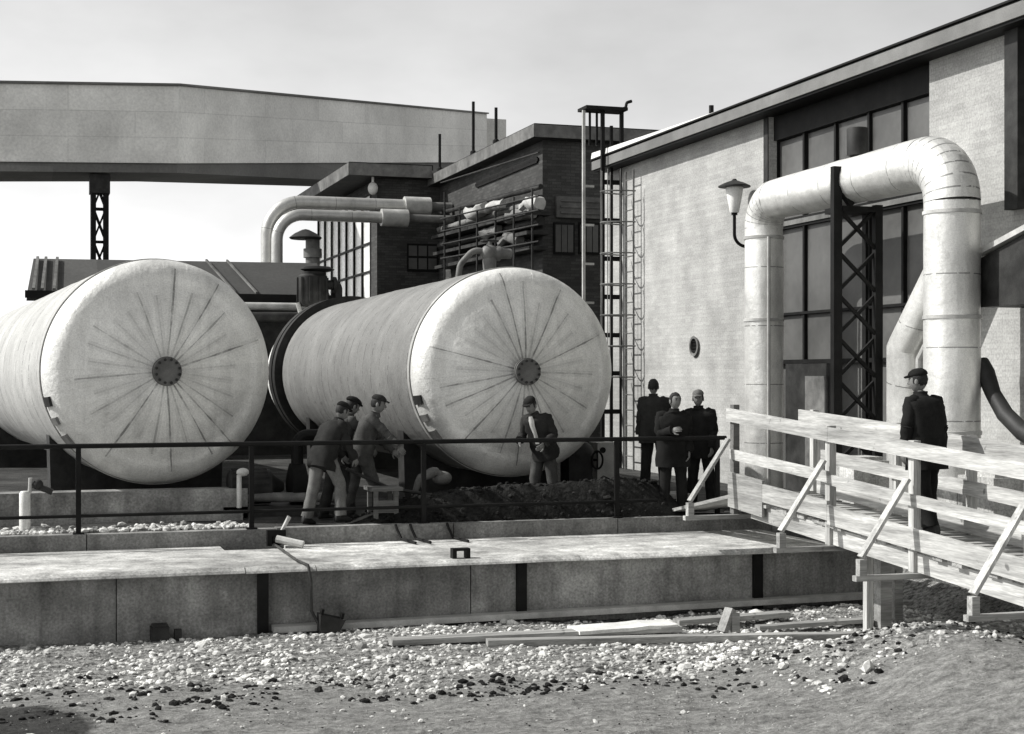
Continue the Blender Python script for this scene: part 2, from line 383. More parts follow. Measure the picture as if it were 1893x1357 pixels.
for (a0, a1, b0, b1) in ((-600, 600, -600, gy0), (-600, gx0, gy0, gy1), (gx1, 600, gy0, gy1), (-600, 600, gy1, 900)):
    gm.add([(a0, b0, GZ), (a1, b0, GZ), (a1, b1, GZ), (a0, b1, GZ)], [(0, 1, 2, 3)])
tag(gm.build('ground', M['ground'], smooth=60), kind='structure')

# raised working platform behind the wall, its top trodden earth
pm = MB(); NXP = 120; xs = [-80 + 92.6 * i / 10 for i in range(0)]
def platform_top(x, y):
    return .0 + .02 * noise.noise(V((x, y, 3)) * 1.3)
px0, px1, py0, py1 = -10.0, 13.5, YL + .25, 27.0
gx, gy = 120, 40; vs = []; fs = []
for j in range(gy + 1):
    for i in range(gx + 1):
        x = px0 + (px1 - px0) * i / gx; y = py0 + (py1 - py0) * j / gy
        vs.append((x, y, -.0 if i in (0, gx) or j in (0, gy) else platform_top(x, y)))
for j in range(gy):
    for i in range(gx):
        a = j * (gx + 1) + i; fs.append((a, a + 1, a + gx + 2, a + gx + 1))
pm.add(vs, fs)
for (a0, a1, b0, b1) in ((-300, px0, py0, py1), (px1, 300, py0, py1), (-300, 300, py1, 500)):
    pm.add([(a0, b0, 0), (a1, b0, 0), (a1, b1, 0), (a0, b1, 0)], [(0, 1, 2, 3)])
tag(pm.build('platform', M['platform'], smooth=60), kind='structure')
pk = MB()
x = -40.0
while x < 60:
    L = 2.4; pk.box(x + .006, x + L - .006, YL + random.uniform(-.008, .008), YL + .25, GZ, .012 + random.uniform(-.008, .006)); x += L
tag(pk.build('platform_kerb', M['kerb']), kind='structure')

# long heap of dark soil along the rail
hm = MB(); a = ony(690, 960, 20.4).x; b = ony(1222, 950, 20.4).x
gx, gy = 130, 26; vs = []; fs = []
for j in range(gy + 1):
    for i in range(gx + 1):
        u, v_ = i / gx, j / gy; x = a - .4 + (b - a + .8) * u; y = YL + .16 + 1.25 * v_
        e = min(1, u * 5.0) * min(1, (1 - u) * 9.0); prof = min(1, v_ * 4.5) * (1 - max(0, v_ - .45) / .55) 
        z = -.03 + (.40 + .16 * u) * e * prof ** .8 + e * prof * (.07 * noise.noise(V((x * 1.6, y * 1.6, 0))) + .035 * noise.noise(V((x * 6, y * 6, 2))))
        vs.append((x, y, z))
for j in range(gy):
    for i in range(gx):
        q = j * (gx + 1) + i; fs.append((q, q + 1, q + gx + 2, q + gx + 1))
MOUND = list(vs)
hm.add(vs, fs); tag(hm.build('earth_mound', M['soil'], smooth=50), kind='structure')

# ---------------------------------------------------------------- retaining wall with coping
YP = 17.55
ZB, ZT = -1.0, -.255
rw = thing('retaining_wall', 'low dark panelled retaining wall with a broad pale concrete coping, below the black handrail', 'wall', (4, YP, GZ))
px_posts = [485, 962, 1398]
xp = [ony(p, 1100, YP).x for p in px_posts]
xl, xr = -9.0, ony(1592, 1080, YP).x
seam = [xl, -3.2, ony(215, 1100, YP).x, xp[0], ony(870, 1100, YP).x, xp[1], xp[2], xr]
for i, (p, q) in enumerate(zip(seam[:-1], seam[1:])):
    b = MB(); dy = random.uniform(-.006, .006)
    b.box(p + .006, q - .006, YP + dy, YP + .12, ZB - .3, ZT - .001)
    b.build('panel', M['panel2'] if i in (2, 5) else M['panel'], rw)
for p in xp:
    b = MB(); b.box(p - .062, p + .062, YP - .07, YP - .008, ZB - .3, ZT - .002); b.build('post', M['black'], rw)
b = MB(); b.box(xr - .03, xr + .05, YP - .02, YL - .02, ZB - .3, -.2); b.build('end_panel', M['panel'], rw)
YC = 17.38
ccut = [(-9.0, -2.2, 0), (-2.2, ony(405, 1015, YL).x, 0), (ony(405, 1015, YL).x, ony(522, 1015, YL).x, .38), (ony(522, 1015, YL).x, ony(960, 1000, YL).x, 0), (ony(960, 1000, YL).x, ony(1425, 985, YL).x - .25, 0)]
for i, (p, q, back) in enumerate(ccut):
    b = MB(); zt = -.185 + random.uniform(-.012, .012); n = 10
    rg = []
    for k in range(n + 1):
        x = p + .004 + (q - p - .008) * k / n; j1 = .02 * noise.noise(V((x * 1.2, 3, i)))
        rg.append([(x, YC + j1, ZT + .01), (x, YL - .11 - back, ZT + .01), (x, YL - .11 - back, zt), (x, YC + .09 + j1, zt + .3 * j1), (x, YC + .02 + j1, zt - .035), (x, YC + j1, zt - .06)])
    b.rings(rg); b.build('coping_slab', M['coping'], rw)
b = MB(); b.beam((xp[0] + .1, YP - .12, GZ + .10), (xr + .1, YP - .12, GZ + .14), .2, .07); b.build('base_channel', M['lsteel'], rw)

# ---------------------------------------------------------------- handrail
YR = 19.92
hr = thing('handrail', 'black pipe handrail with two rails along the platform edge in front of the tanks', 'railing', (4, YR, 0))
zr, zl = 1.12, .24
xe = ony(1342, 805, YR).x
b = MB(); b.tube(resample([(-7, YR, zr + .01), (xe, YR, zr)], .8), .031, 10); b.build('top_rail', M['black'], hr, smooth=40)
b = MB(); b.tube(resample([(-7, YR, zl), (ony(1215, 900, YR).x, YR, zl)], .8), .022, 10); b.build('lower_rail', M['black'], hr, smooth=40)
for p in (-140, 145, 465, 783, 1140, 1326):
    x = ony(p, 900, YR).x; b = MB(); b.box(x - .032, x + .032, YR - .024, YR + .024, -.05, zr - .02); b.box(x - .07, x + .07, YR - .06, YR + .06, .013, .028)
    b.build('post', M['black'], hr)

# ================================================================ TANKS
ZA, RT = 2.08, 1.6
def tank(cx, yk, y_end, label, shell, rot, y_ring=None):
    root = thing('storage_tank', label, 'tank', (cx, yk, 0), 'insulated storage tanks')
    prof = []
    rc, rk, dk = 1.27, RT, .36                # crown edge radius, shell radius, knuckle depth
    RC = 3.4; sag = RC - math.sqrt(RC * RC - rc * rc)
    for i in range(17):
        r = .02 + (rc - .02) * i / 16; prof.append((-(dk + sag) + (RC - math.sqrt(RC * RC - r * r)), r))
    for i in range(1, 13):
        q = i / 12 * math.pi / 2; prof.append((-dk * math.cos(q) * 1.0, rc + (rk - rc) * math.sin(q)))
    prof.append((.12, rk))
    b = MB(); b.lathe((cx, yk, ZA), (0, 1, 0), prof, 96); b.build('domed_head', M['tankdome'], root, smooth=50)
    root.rotation_euler.z = rot
    yr = y_ring or y_end
    b = MB(); n = int((yr - yk) / .31); rg = []
    for i in range(n + 1):
        y = yk + .122 + (yr - yk - .122) * i / n; ring = []
        for k in range(72):
            q = 2 * math.pi * k / 72; r = RT + .004 + .012 * noise.noise(V((math.cos(q) * 2, math.sin(q) * 2, y * .9))) + (.008 if i % 2 else 0)
            ring.append((cx + r * math.cos(q), y, ZA + r * math.sin(q)))
        rg.append(ring)
    b.rings(rg); b.build('shell', M[shell], root, smooth=50)
    b = MB(); b.lathe((cx, yk, ZA), (0, 1, 0), [(.1, RT + .01), (.1, RT + .022), (.2, RT + .022), (.2, RT + .01)], 96, cap=False)
    b.build('edge_band', M['lsteel'], root, smooth=30)
    yt = yk - (dk + sag)
    b = MB(); b.lathe((cx, yt, ZA), (0, -1, 0), [(-.1, .15), (.1, .15)], 32, cap=False); nz = b.build('nozzle', M['lsteel'], root, smooth=40)
    b = MB(); b.lathe((cx, yt, ZA), (0, -1, 0), [(.07, .0), (.07, .205), (.105, .205), (.105, .0)], 40, cap=False)
    b.lathe((cx, yt, ZA), (0, -1, 0), [(.11, .0), (.11, .195), (.15, .195), (.152, .12), (.152, .0)], 40, cap=False)
    fl = b.build('blind_flange', M['gsteel'], root, smooth=30)
    b = MB()
    for k in range(12):
        q = 2 * math.pi * (k + .5) / 12; b.lathe((cx + .165 * math.cos(q), yt, ZA + .165 * math.sin(q)), (0, -1, 0), [(.06, .014), (.175, .014), (.176, .022), (.195, .022)], 6)
    b.build('bolt_ring', M['dsteel'], fl)
    # open joints in the cladding at the lower left shoulder
    for q, dq, mt in ((R(193), R(5), 'dsteel'), (R(204), R(4), 'gsteel'), (R(214), R(6.5), 'gsteel')):
        b = MB()
        for (r0, y0, r1, y1) in (((RT + .01), yk - .02, (RT - .05), yk - .19),):
            def P(r, y, a): return (cx + r * math.cos(a), y, ZA + r * math.sin(a))
            b.hexa([P(r0 - .05, y0, q), P(r0 - .05, y0, q + dq), P(r1 - .05, y1, q + dq), P(r1 - .05, y1, q), P(r0 + .018, y0, q), P(r0 + .018, y0, q + dq), P(r1 + .028, y1 - .02, q + dq), P(r1 + .028, y1 - .02, q)])
        b.build('access_plate', M[mt], root)
    for ys in (yk + 1.7, yr - 1.8):
        b = MB(); pl = []
        for k in range(25):
            q = math.pi * (1.2 + .6 * k / 24); pl.append((cx + (RT + .02) * math.cos(q), ZA + (RT + .02) * math.sin(q)))
        pl = [(cx - 1.28, 0)] + pl + [(cx + 1.28, 0)]; m = len(pl)
        b.add([(p[0], ys, p[1]) for p in pl] + [(p[0], ys + .4, p[1]) for p in pl], [tuple(range(m - 1, -1, -1)), tuple(range(m, 2 * m))] + [(i, (i + 1) % m, m + (i + 1) % m, m + i) for i in range(m)])
        b.build('saddle', M['dsteel'], root)
    if y_ring:
        b = MB(); b.lathe((cx, yr, ZA), (0, 1, 0), [(.02, RT - .1), (.02, RT + .17), (.34, RT + .17), (.34, RT - .02), (.5, RT - .02), (.5, RT + .17), (.9, RT + .17), (.9, RT - .1)], 80, cap=False)
        b.build('joint_flange', M['dsteel'], root, smooth=30)
        b = MB(); b.lathe((cx, yr, ZA), (0, 1, 0), [(.9, RT - .06), (y_end - yr, RT - .06), (y_end - yr + .3, RT - .4), (y_end - yr + .38, .02)], 64); b.build('bare_shell', M['tankshell_plain'], root, smooth=40)
    return root
YK = 22.15
cl = ony(292, 690, YK).x; cr = ony(948, 690, YK).x
tank(cl, YK, 37.2, 'left pale insulated cylindrical tank, cut off by the left edge of the picture', 'tankshell_pale', R(5.2))
tank(cr, YK, 36.6, 'right pale insulated cylindrical tank with dark joint rings far along it', 'tankshell', 0, 34.0)

# low concrete beam under the front of the left tank
pb = MB(); x1 = ony(455, 900, 21.75).x
pb.box(-7, x1, 21.6, 22.0, -.05, .42); pb.box(-7, x1 - .1, 21.35, 21.58, -.05, .12)
tag(pb.build('foundation_beam', M['kerb'], origin=(0, 21.7, 0)), 'long grey concrete foundation beam under the front of the left tank', 'foundation')

# ================================================================ RIGHT HALL
W = 12.6
def hz(px, py, X=W): return onx(px, py, X).z
def hy(px, X=W): return onx(px, 600, X).y
hall = thing('brick_hall', 'pale brick factory hall with tall gridded windows behind the big bent pipe', 'building', (W, 24, 0))
zroof = 2 + 4.86
yfar = hy(1110); y1a = hy(1421); y1b = hy(1718); y2 = hy(1873); ynear = 9.0
for q in ((W, W + .4, y1a, yfar, 0, zroof - .24), (W, W + .4, y2, y1b, 0, zroof - .24), (W, W + .4, ynear, y2 - .001, 0, hz(1880, 388)), (W + .401, W + 14, yfar - .35, yfar, 0, zroof - .26)):
    b = MB(); b.box(*q); b.build('wall', M['hallbrick'], hall)
XO = W - .38
rf = MB(); yo = hy(1094, XO)
rf.box(XO + .03, W + 14, ynear, yo, zroof - .20, zroof); roof = rf.build('roof', M['dsteel'], hall)
b = MB(); b.box(XO, XO + .03, ynear, yo + .02, zroof - .22, zroof - .03); b.box(XO, W, yo, yo + .03, zroof - .22, zroof - .03); b.build('fascia', M['fascia'], roof)
b = MB(); b.box(XO - .03, XO + .1, ynear, yo + .03, zroof + .001, zroof + .03); b.build('edge_trim', M['black'], roof)
b = MB(); yw_ = hy(1330, XO); b.add([(XO - .02, yw_, zroof + .032), (XO - .02, yo, zroof + .032), (XO + .5, yo, zroof + .032), (XO + .5, yw_, zroof + .032), (XO, yw_, zroof + .04), (XO, yo, zroof + .17), (XO + .5, yo, zroof + .17), (XO + .5, yw_, zroof + .04)], [(0, 3, 2, 1), (4, 5, 6, 7), (0, 1, 5, 4), (1, 2, 6, 5), (2, 3, 7, 6), (3, 0, 4, 7)]); b.build('flashing', M['roofedge'], roof)
b = MB(); yq = y2 + .02; b.box(W - .14, W - .002, yq - .3, yq - .02, hz(1880, 388), zroof - .262); b.build('downpipe', M['dsteel'], hall)
b = MB(); b.box(XO + .031, W + .2, ynear, yo - .01, zroof - .26, zroof - .201); b.build('soffit', M['black'], roof)
# the glazed bay
def bay(ya, yb, z0, z1, mull, trans, lint):
    fr = MB(); X = W + .16
    fr.box(X, X + .16, yb - .002, yb + .14, z0, z1)
    fr.box(X, X + .16, ya - .06, ya + .002, z0, z1)
    fr.box(X - .06, X + .2, ya, yb, z1 - lint, z1 - .001)
    for m in mull: fr.box(X - .02, X + .1, m - .03, m + .03, z0 + .01, z1 - lint - .001)
    for zt, hh in trans: fr.box(X - .035, X + .1, ya, yb, zt - hh / 2, zt + hh / 2)
    f = fr.build('window', M['black'], hall)
    g = MB(); ms = sorted([ya] + list(mull) + [yb]); zs = sorted([z0] + [t for t, _ in trans] + [z1 - lint])
    for i in range(len(ms) - 1):
        for j in range(len(zs) - 1):
            dx = random.uniform(-.012, .012); tx = random.uniform(-.008, .008)
            a0, a1, c0, c1 = ms[i] + .02, ms[i + 1] - .02, zs[j] + .02, zs[j + 1] - .02
            g.add([(X + .05 + dx + tx, a0, c0), (X + .05 + dx, a1, c0), (X + .05 + dx - tx, a1, c1), (X + .05 + dx, a0, c1)], [(0, 1, 2, 3)])
    g.build('pane', M['pane'], f)
    return f
mull = [hy(p, W + .16) for p in (1487, 1545, 1607, 1670)]
zt1, zt2, zt3, zt4 = [hz(p, q, W + .14) for p, q in ((1500, 398), (1461, 419), (1500, 577), (1500, 668))]
bay(y1b, y1a, .02, zroof - .26, mull, [(zt1, .05), (zt2, .05), (zt3, .045), (zt4, .07)], .42)
b = MB(); b.box(W + .1, W + .159, y1b + .001, y1a - .001, zt2 + .02, zt1 - .02); b.build('spandrel', M['gsteel'], hall)
b = MB(); b.box(W - .02, W + .02, y1a + .001, y1a + .16, 0, zroof - .262); b.build('bay_jamb', M['dsteel'], hall)
bay(ynear + .1, y2, hz(1880, 388) + .01, zroof - .26, [y2 - 1.2, y2 - 2.4], [(5.6, .05)], .3)
# dark doorway low in the bay
b = MB(); ya, yb = hy(1540, W + .1), hy(1456, W + .1); b.box(W + .06, W + .1, ya, yb, .01, zt4 - .04)
dr = b.build('door', M['dsteel'], hall)
b = MB(); b.box(W + .03, W + .059, ya + .1, ya + .95 * (yb - ya) * .55, .3, zt4 - .25); b.build('door_panel', M['gsteel'], dr)

# wall lamp
L0 = onx(1391, 458, W); lx = W - .36
lc = onx(1352, 345, lx)
lamp = thing('wall_lamp', 'wall lamp with flat dark cap over tapered white glass on the pale hall', 'lamp', L0)
b = MB(); b.tube(bend([L0, (lx, L0.y, L0.z + .05), (lx, L0.y, L0.z + .62)], .22, 8), .03, 10); b.lathe((W, L0.y, L0.z), (-1, 0, 0), [(0, .08), (.03, .07)], 16); b.build('bracket', M['black'], lamp, smooth=40)
zb = L0.z + .62
b = MB(); b.lathe((lx, L0.y, zb), (0, 0, 1), [(0, .075), (.02, .085), (.44, .16), (.46, .15)], 24); b.build('glass', M['white'], lamp, smooth=40)
b = MB(); b.lathe((lx, L0.y, zb + .462), (0, 0, 1), [(0, .29), (.02, .29), (.07, .19), (.12, .05), (.15, .03)], 28); b.build('cap', M['dsteel'], lamp, smooth=30)
b = MB(); b.lathe((lx, L0.y, zb - .04), (0, 0, 1), [(0, .055), (.06, .055)], 16); b.build('socket', M['black'], lamp, smooth=30)
# round wall vent
vc = onx(1286, 640, W)
vt = thing('wall_vent', 'round dark louvred vent in the pale brick wall below the wall lamp', 'vent', vc)
b = MB(); b.lathe(vc, (-1, 0, 0), [(0, .17), (.05, .2), (.05, .15), (0, .15)], 28, cap=False); b.build('ring', M['gsteel'], vt, smooth=30)
b = MB(); b.lathe(vc, (-1, 0, 0), [(.0, .15), (.012, .15)], 24)
for k in range(4): b.box(vc.x - .04, vc.x - .013, vc.y - .13, vc.y + .13, vc.z - .11 + k * .065, vc.z - .09 + k * .065)
b.build('louvre', M['black'], vt)
# sloping dark hood on the wall at the right edge
XH = 11.9
cp = thing('wall_hood', 'dark sloping hood fixed to the hall wall at the right edge of the picture', 'hood', onx(1850, 560, W))
p = [onx(1812, 478, XH), onx(2000, 374, XH), onx(2000, 552, XH), onx(1812, 568, XH)]
b = MB(); b.hexa([(XH, p[3].y, p[3].z), (XH, p[2].y, p[3].z), (W - .01, p[2].y, p[3].z), (W - .01, p[3].y, p[3].z), (XH, p[0].y, p[0].z), (XH, p[1].y, p[1].z), (W - .01, p[1].y, p[1].z), (W - .01, p[0].y, p[0].z)])
b.build('side_panel', M['dsteel'], cp)
b = MB(); b.beam((XH + .28, p[0].y + .1, p[0].z + .04), (XH + .28, p[1].y, p[1].z + .04), .7, .07); b.build('roof_plate', M['lsteel'], cp)
# short pole on the hall roof
pp = onx(1315, 212, W + .3); b = MB(); b.tube([(pp.x, pp.y, zroof), (pp.x, pp.y, pp.z + .15)], .035, 8); b.tube([(pp.x, pp.y, pp.z - .02), (pp.x, pp.y, pp.z + .18)], .05, 8)
tag(b.build('roof_pole', M['black'], origin=(pp.x, pp.y, zroof)), 'short black pole standing alone on the roof of the pale brick hall', 'pole')

# ================================================================ DARK BUILDINGS BEHIND
YD = 36.0
corner = ony(1003, 400, YD); XD = corner.x
zt = ony(985, 226, YD - .5).z
tall = thing('dark_brick_building', 'tall dark brick works building behind the right tank, with pipes and ledges on its side', 'building', (XD, YD, 0))
yb2 = onx(812, 400, XD).y
b = MB(); b.box(XD, XD + 12, YD, YD + .3, 0, zt - .35); b.build('front_wall', M['dbrick_y'], tall)
b = MB(); b.box(XD, XD + .3, YD + .301, yb2 + 8, 0, zt - .35); b.build('side_wall', M['dbrick_x'], tall)
b = MB(); b.box(XD - .35, XD + 12, YD - .4, yb2 + .6, zt - .18, zt); rf = b.build('roof', M['black'], tall)
b = MB(); b.box(XD - .38, XD - .352, YD - .43, yb2 + .6, zt - .34, zt - .03); b.box(XD - .351, XD + 12, YD - .43, YD - .402, zt - .34, zt - .03); b.build('fascia', M['gsteel'], rf)
b = MB(); b.box(XD - .34, XD + 12, YD - .39, yb2 + .5, zt - .35, zt - .181); b.build('soffit', M['dsteel'], rf)
def side_win(pxa, pxb, pya, pyb, n, paname='pane_dark', X=None):
    X = XD if X is None else X
    a0, b0 = onx(pxa, pya, X), onx(pxb, pyb, X); y0, y1 = sorted((a0.y, b0.y)); z0, z1 = sorted((a0.z, b0.z))
    f = MB(); 
    for k in range(n + 1):
        yy = y0 + (y1 - y0) * k / n; f.box(X - .05, X - .002, yy - .04, yy + .04, z0, z1)
    f.box(X - .045, X - .003, y0 + .041, y1 - .041, z0 - .04, z0 + .04); f.box(X - .045, X - .003, y0 + .041, y1 - .041, z1 - .04, z1 + .04)
    fo = f.build('window', M['black'], tall)
    g = MB(); g.box(X - .02, X - .004, y0 + .03, y1 - .03, z0 + .041, z1 - .041); g.build('pane', M[paname], fo)
side_win(882, 996, 345, 292, 8, 'pane_dark'); side_win(905, 985, 470, 430, 4, 'pane_dark')
def side_run(pxa, pya, pxb, pyb, r, mt, nm, out=.25):
    X = XD - out; a0, b0 = onx(pxa, pya, X), onx(pxb, pyb, X); b = MB(); b.tube(resample([a0, b0], .5), r, 10, wob=.02); return b.build(nm, M[mt], tall, smooth=40)
side_run(812, 425, 1000, 372, .09, 'gsteel', 'ledge_pipe'); side_run(815, 455, 1000, 408, .12, 'dsteel', 'ledge_pipe'); side_run(812, 395, 1000, 345, .07, 'dsteel', 'ledge_pipe')
for (pa, pb_, qa, qb, r, mt) in ((866, 898, 392, 383, .16, 'lsteel'), (902, 930, 386, 377, .12, 'lsteel'), (940, 985, 404, 392, .15, 'gsteel'), (972, 998, 384, 376, .17, 'lsteel'), (892, 922, 432, 424, .12, 'gsteel'), (930, 960, 452, 444, .14, 'gsteel')):
    X = XD - .5; a0, b0 = onx(pa, qa, X), onx(pb_, qb, X); b = MB(); b.tube(resample([a0, a0.lerp(b0, .3) + V((0, 0, random.uniform(-.1, .15))), b0], .25), r, 10, wob=.09); b.build('lagged_fitting', M[mt], tall, smooth=50)
for (qa, qb, wd) in ((440, 394, .7), (470, 430, .6), (495, 458, .5)):      # narrow walkway ledges
    X = XD - wd / 2; a0, b0 = onx(818, qa, X), onx(996, qb, X); b = MB(); b.beam(a0, b0, wd, .09); b.build('ledge', M['dsteel'], tall)
for px_ in (822, 850, 882, 916, 950, 984):        # scaffold uprights and rails before the side wall
    X = XD - .9; q = onx(px_, 600, X); b = MB(); b.tube([(X, q.y, 0), (X, q.y, zt - random.uniform(.9, 2.2))], .028, 8); b.build('scaffold_pole', M['dsteel'], tall)
for (qa, qb) in ((338, 282), (405, 362), (428, 388), (452, 415), (478, 446)):
    X = XD - .94; a0, b0 = onx(815, qa, X), onx(996, qb, X); b = MB(); b.tube([a0, b0], .022, 8); b.build('scaffold_rail', M['dsteel'], tall)
b = MB(); a0 = ony(1028, 402, YD - .06); b0 = ony(1110, 366, YD - .06); b.box(a0.x, b0.x, YD - .12, YD - .002, a0.z, b0.z)
for k in range(3): b.box(a0.x + .1, b0.x, YD - .16, YD - .121, a0.z + .1 + k * .15, a0.z + .15 + k * .15)
b.build('wall_cabinet', M['gsteel'], tall)
for pxa, pxb, pya, pyb in ((1024, 1062, 470, 412), (1070, 1108, 470, 412)):
    a0 = ony(pxa, pya, YD - .05); b0 = ony(pxb, pyb, YD - .05); f = MB(); f.box(a0.x, b0.x, YD - .06, YD - .002, a0.z, b0.z); fo = f.build('window', M['black'], tall)
    g = MB()
    for k in range(3):
        ww = (b0.x - a0.x - .12) / 3; g.box(a0.x + .04 + k * (ww + .02), a0.x + .04 + k * (ww + .02) + ww, YD - .07, YD - .061, a0.z + .06, b0.z - .06)
    g.build('pane', M['pane'], fo)
# three thin poles on the dark roof
for px_, pt, pb_, lab in ((813, 248, 300, 'shortest and leftmost of the three thin poles on the dark roof edge'), (875, 188, 268, 'tallest of the three thin poles on the dark roof edge, in the middle'), (917, 199, 252, 'rightmost of the three thin poles on the dark roof edge')):
    q = onx(px_, pt, XD - .2); b = MB(); b.tube([(q.x, q.y, zt), (q.x, q.y, q.z)], .045, 8); b.lathe((q.x, q.y, zt), (0, 0, 1), [(0, .1), (.12, .09), (.16, .05)], 10)
    tag(b.build('roof_pole', M['black'], origin=(q.x, q.y, zt)), lab, 'pole', 'poles on the dark roof')

# lower block
YB = yb2; cb = ony(697, 450, YB); XB = cb.x; zlb = ony(652, 299, YB - .6).z
low = thing('low_brick_block', 'lower dark brick block with bright tall side windows, left of the tall dark building', 'building', (XB, YB, 0))
yfar2 = onx(588, 450, XB).y
b = MB(); b.box(XB, XD - .002, YB, YB + .3, 0, zlb - .4); b.build('front_wall', M['dbrick_y'], low)
b = MB(); zwt = onx(640, 382, XB).z
b.box(XB, XB + .3, YB + .301, yfar2, zwt, zlb - .4); b.box(XB, XB + .3, YB + .301, YB + .9, 0, zwt - .001); b.build('side_wall', M['dbrick_x'], low)
XR = XB - 1.0
b = MB(); b.box(XR, XD - .36, YB - .6, yfar2 + 1.5, zlb - .16, zlb); rf = b.build('roof', M['black'], low)
b = MB(); b.box(XR - .03, XR - .002, YB - .63, yfar2 + 1.5, zlb - .4, zlb - .03); b.box(XR, XD - .4, YB - .63, YB - .602, zlb - .4, zlb - .03); b.build('fascia', M['gsteel'], rf)
b = MB(); b.box(XR, XD - .4, YB - .6, yfar2 + 1.4, zlb - .4, zlb - .161); b.build('soffit', M['dsteel'], rf)
f = MB(); yw0, yw1 = YB + .9, yfar2; nW = 7
for k in range(nW + 1):
    yy = yw0 + (yw1 - yw0) * k / nW; f.box(XB - .02, XB + .12, yy - .06, yy + .06, 0, zwt)
for zz in (onx(650, 512, XB).z, onx(650, 462, XB).z, onx(650, 560, XB).z): f.box(XB - .01, XB + .1, yw0, yw1, zz - .035, zz + .035)
fo = f.build('window', M['black'], low)
g = MB()
for k in range(nW):
    ya, yb_ = yw0 + (yw1 - yw0) * k / nW + .05, yw0 + (yw1 - yw0) * (k + 1) / nW - .05; g.box(XB + .04, XB + .05, ya, yb_, .02, zwt - .02)
g.build('pane', M['pane_pale'], fo)
a0, b0 = ony(752, 502, YB), ony(812, 452, YB); f = MB(); f.box(a0.x, min(b0.x, XD - .05), YB - .05, YB - .002, a0.z, b0.z); fo = f.build('window', M['black'], low)
g = MB()
for k in range(3):
    ww = (min(b0.x, XD - .05) - a0.x - .2) / 3; g.box(a0.x + .05 + k * (ww + .05), a0.x + .05 + k * (ww + .05) + ww, YB - .06, YB - .051, a0.z + .08, b0.z - .45)
    g.box(a0.x + .05 + k * (ww + .05), a0.x + .05 + k * (ww + .05) + ww, YB - .06, YB - .051, b0.z - .38, b0.z - .06)
g.build('pane', M['pane'], fo)
b = MB(); sc = ony(637, 338, YB - .5); b.ell((XB - .2, YB - .3, zlb - .75), .16, .16, .2); b.tube([(XB - .2, YB - .3, zlb - .6), (XB - .2, YB - .3, zlb - .4)], .04); b.build('eaves_lamp', M['white'], low, smooth=50)

# twin lagged pipes bending down
for (dpy, r, x_end, lab, dy) in ((0, .19, 745, 'upper and outer of the two parallel lagged pipes bending down before the low dark block', 0), (24, .17, 703, 'lower and inner of the two parallel lagged pipes bending down before the low dark block', -.4)):
    Y = 44.3 + dy; a0 = ony(x_end + 20, 381 + dpy * .9, Y); c0 = ony(494 + dpy * .75, 385 + dpy, Y); c0.z = a0.z
    root = thing('lagged_pipe', lab, 'pipe', (c0.x, Y, 0), 'twin lagged pipes')
    b = MB(); b.tube(resample(bend([a0, c0, (c0.x, Y, 0)], 1.0 if dpy == 0 else .75, 10), .6), r, 16); b.build('pipe_run', M['pipe2'], root, smooth=40)
    b = MB(); b.tube([a0 - V((.3, 0, 0)), a0 + V((.5, 0, 0))], r + .09, 16); b.build('collar', M['lsteel'], root, smooth=40)
    b = MB(); b.tube([a0 + V((.5, 0, 0)), (XD - .05 if dpy == 0 else XD - .1, a0.y, a0.z)], r * .75, 14); b.build('reducer', M['gsteel'], root, smooth=40)

# ================================================================ CONVEYOR GALLERY
gal = thing('conveyor_gallery', 'huge pale sheet clad conveyor gallery crossing the sky on the left', 'gallery', ond(100, 300, 48) * 1.0)
pts = [(-260, 150, 296, 47.5), (330, 159, 302, 49.5), (900, 211, 300, 76)]
top = []; bot = []
for (px_, pt, pb_, D) in pts:
    q = ond(px_, pb_, D); t_ = ond(px_, pt, D); bot.append(q); top.append(V((q.x, q.y, t_.z)))
def off(i):
    d = V((0, 0, 0))
    if i > 0: d += (bot[i] - bot[i - 1]).normalized()
    if i < 2: d += (bot[i + 1] - bot[i]).normalized()
    d.z = 0; d.normalize(); return V((-d.y, d.x, 0)) * 3.0
fv = MB(); un = MB()
for i in range(2):
    A, B = bot[i], bot[i + 1]; A2, B2 = A + off(i), B + off(i + 1); tA, tB = top[i], top[i + 1]; tA2, tB2 = tA + off(i), tB + off(i + 1)
    Lg = (B - A).length; u0 = 0 if i == 0 else 17.3; hh = 2.5; q_ = [(u0, 0), (u0 + Lg, 0), (u0 + Lg, hh), (u0, hh)]
    fv.add([A, B, tB, tA, A2, B2, tB2, tA2], [(0, 1, 2, 3), (3, 2, 6, 7), (5, 4, 7, 6)] + ([(4, 0, 3, 7)] if i == 0 else [(1, 5, 6, 2)]), [q_] * 4)
    e = V((0, 0, -.3)); e2 = V((0, 0, -.3 if i == 0 else -1.25)); un.hexa([A + e + off(i) * .03, B + e2 + off(i + 1) * .03, B2 + e2, A2 + e, A + off(i) * .03, B + off(i + 1) * .03, B2, A2])
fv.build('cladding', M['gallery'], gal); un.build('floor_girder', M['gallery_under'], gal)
b = MB()
for i in range(2):
    b.hexa([top[i] - off(i) * .04 + V((0, 0, .002)), top[i + 1] - off(i + 1) * .04 + V((0, 0, .002)), top[i + 1] + off(i + 1) * 1.04 + V((0, 0, .002)), top[i] + off(i) * 1.04 + V((0, 0, .002)), top[i] - off(i) * .04 + V((0, 0, .07)), top[i + 1] - off(i + 1) * .04 + V((0, 0, .07)), top[i + 1] + off(i + 1) * 1.04 + V((0, 0, .07)), top[i] + off(i) * 1.04 + V((0, 0, .07))])
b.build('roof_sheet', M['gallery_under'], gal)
b = MB(); q = ond(906, 240, 78); b.box(q.x - .5, q.x + .55, q.y - 1, q.y + 1, q.z - 2.5, q.z + .4); b.build('end_box', M['gallery'], gal)
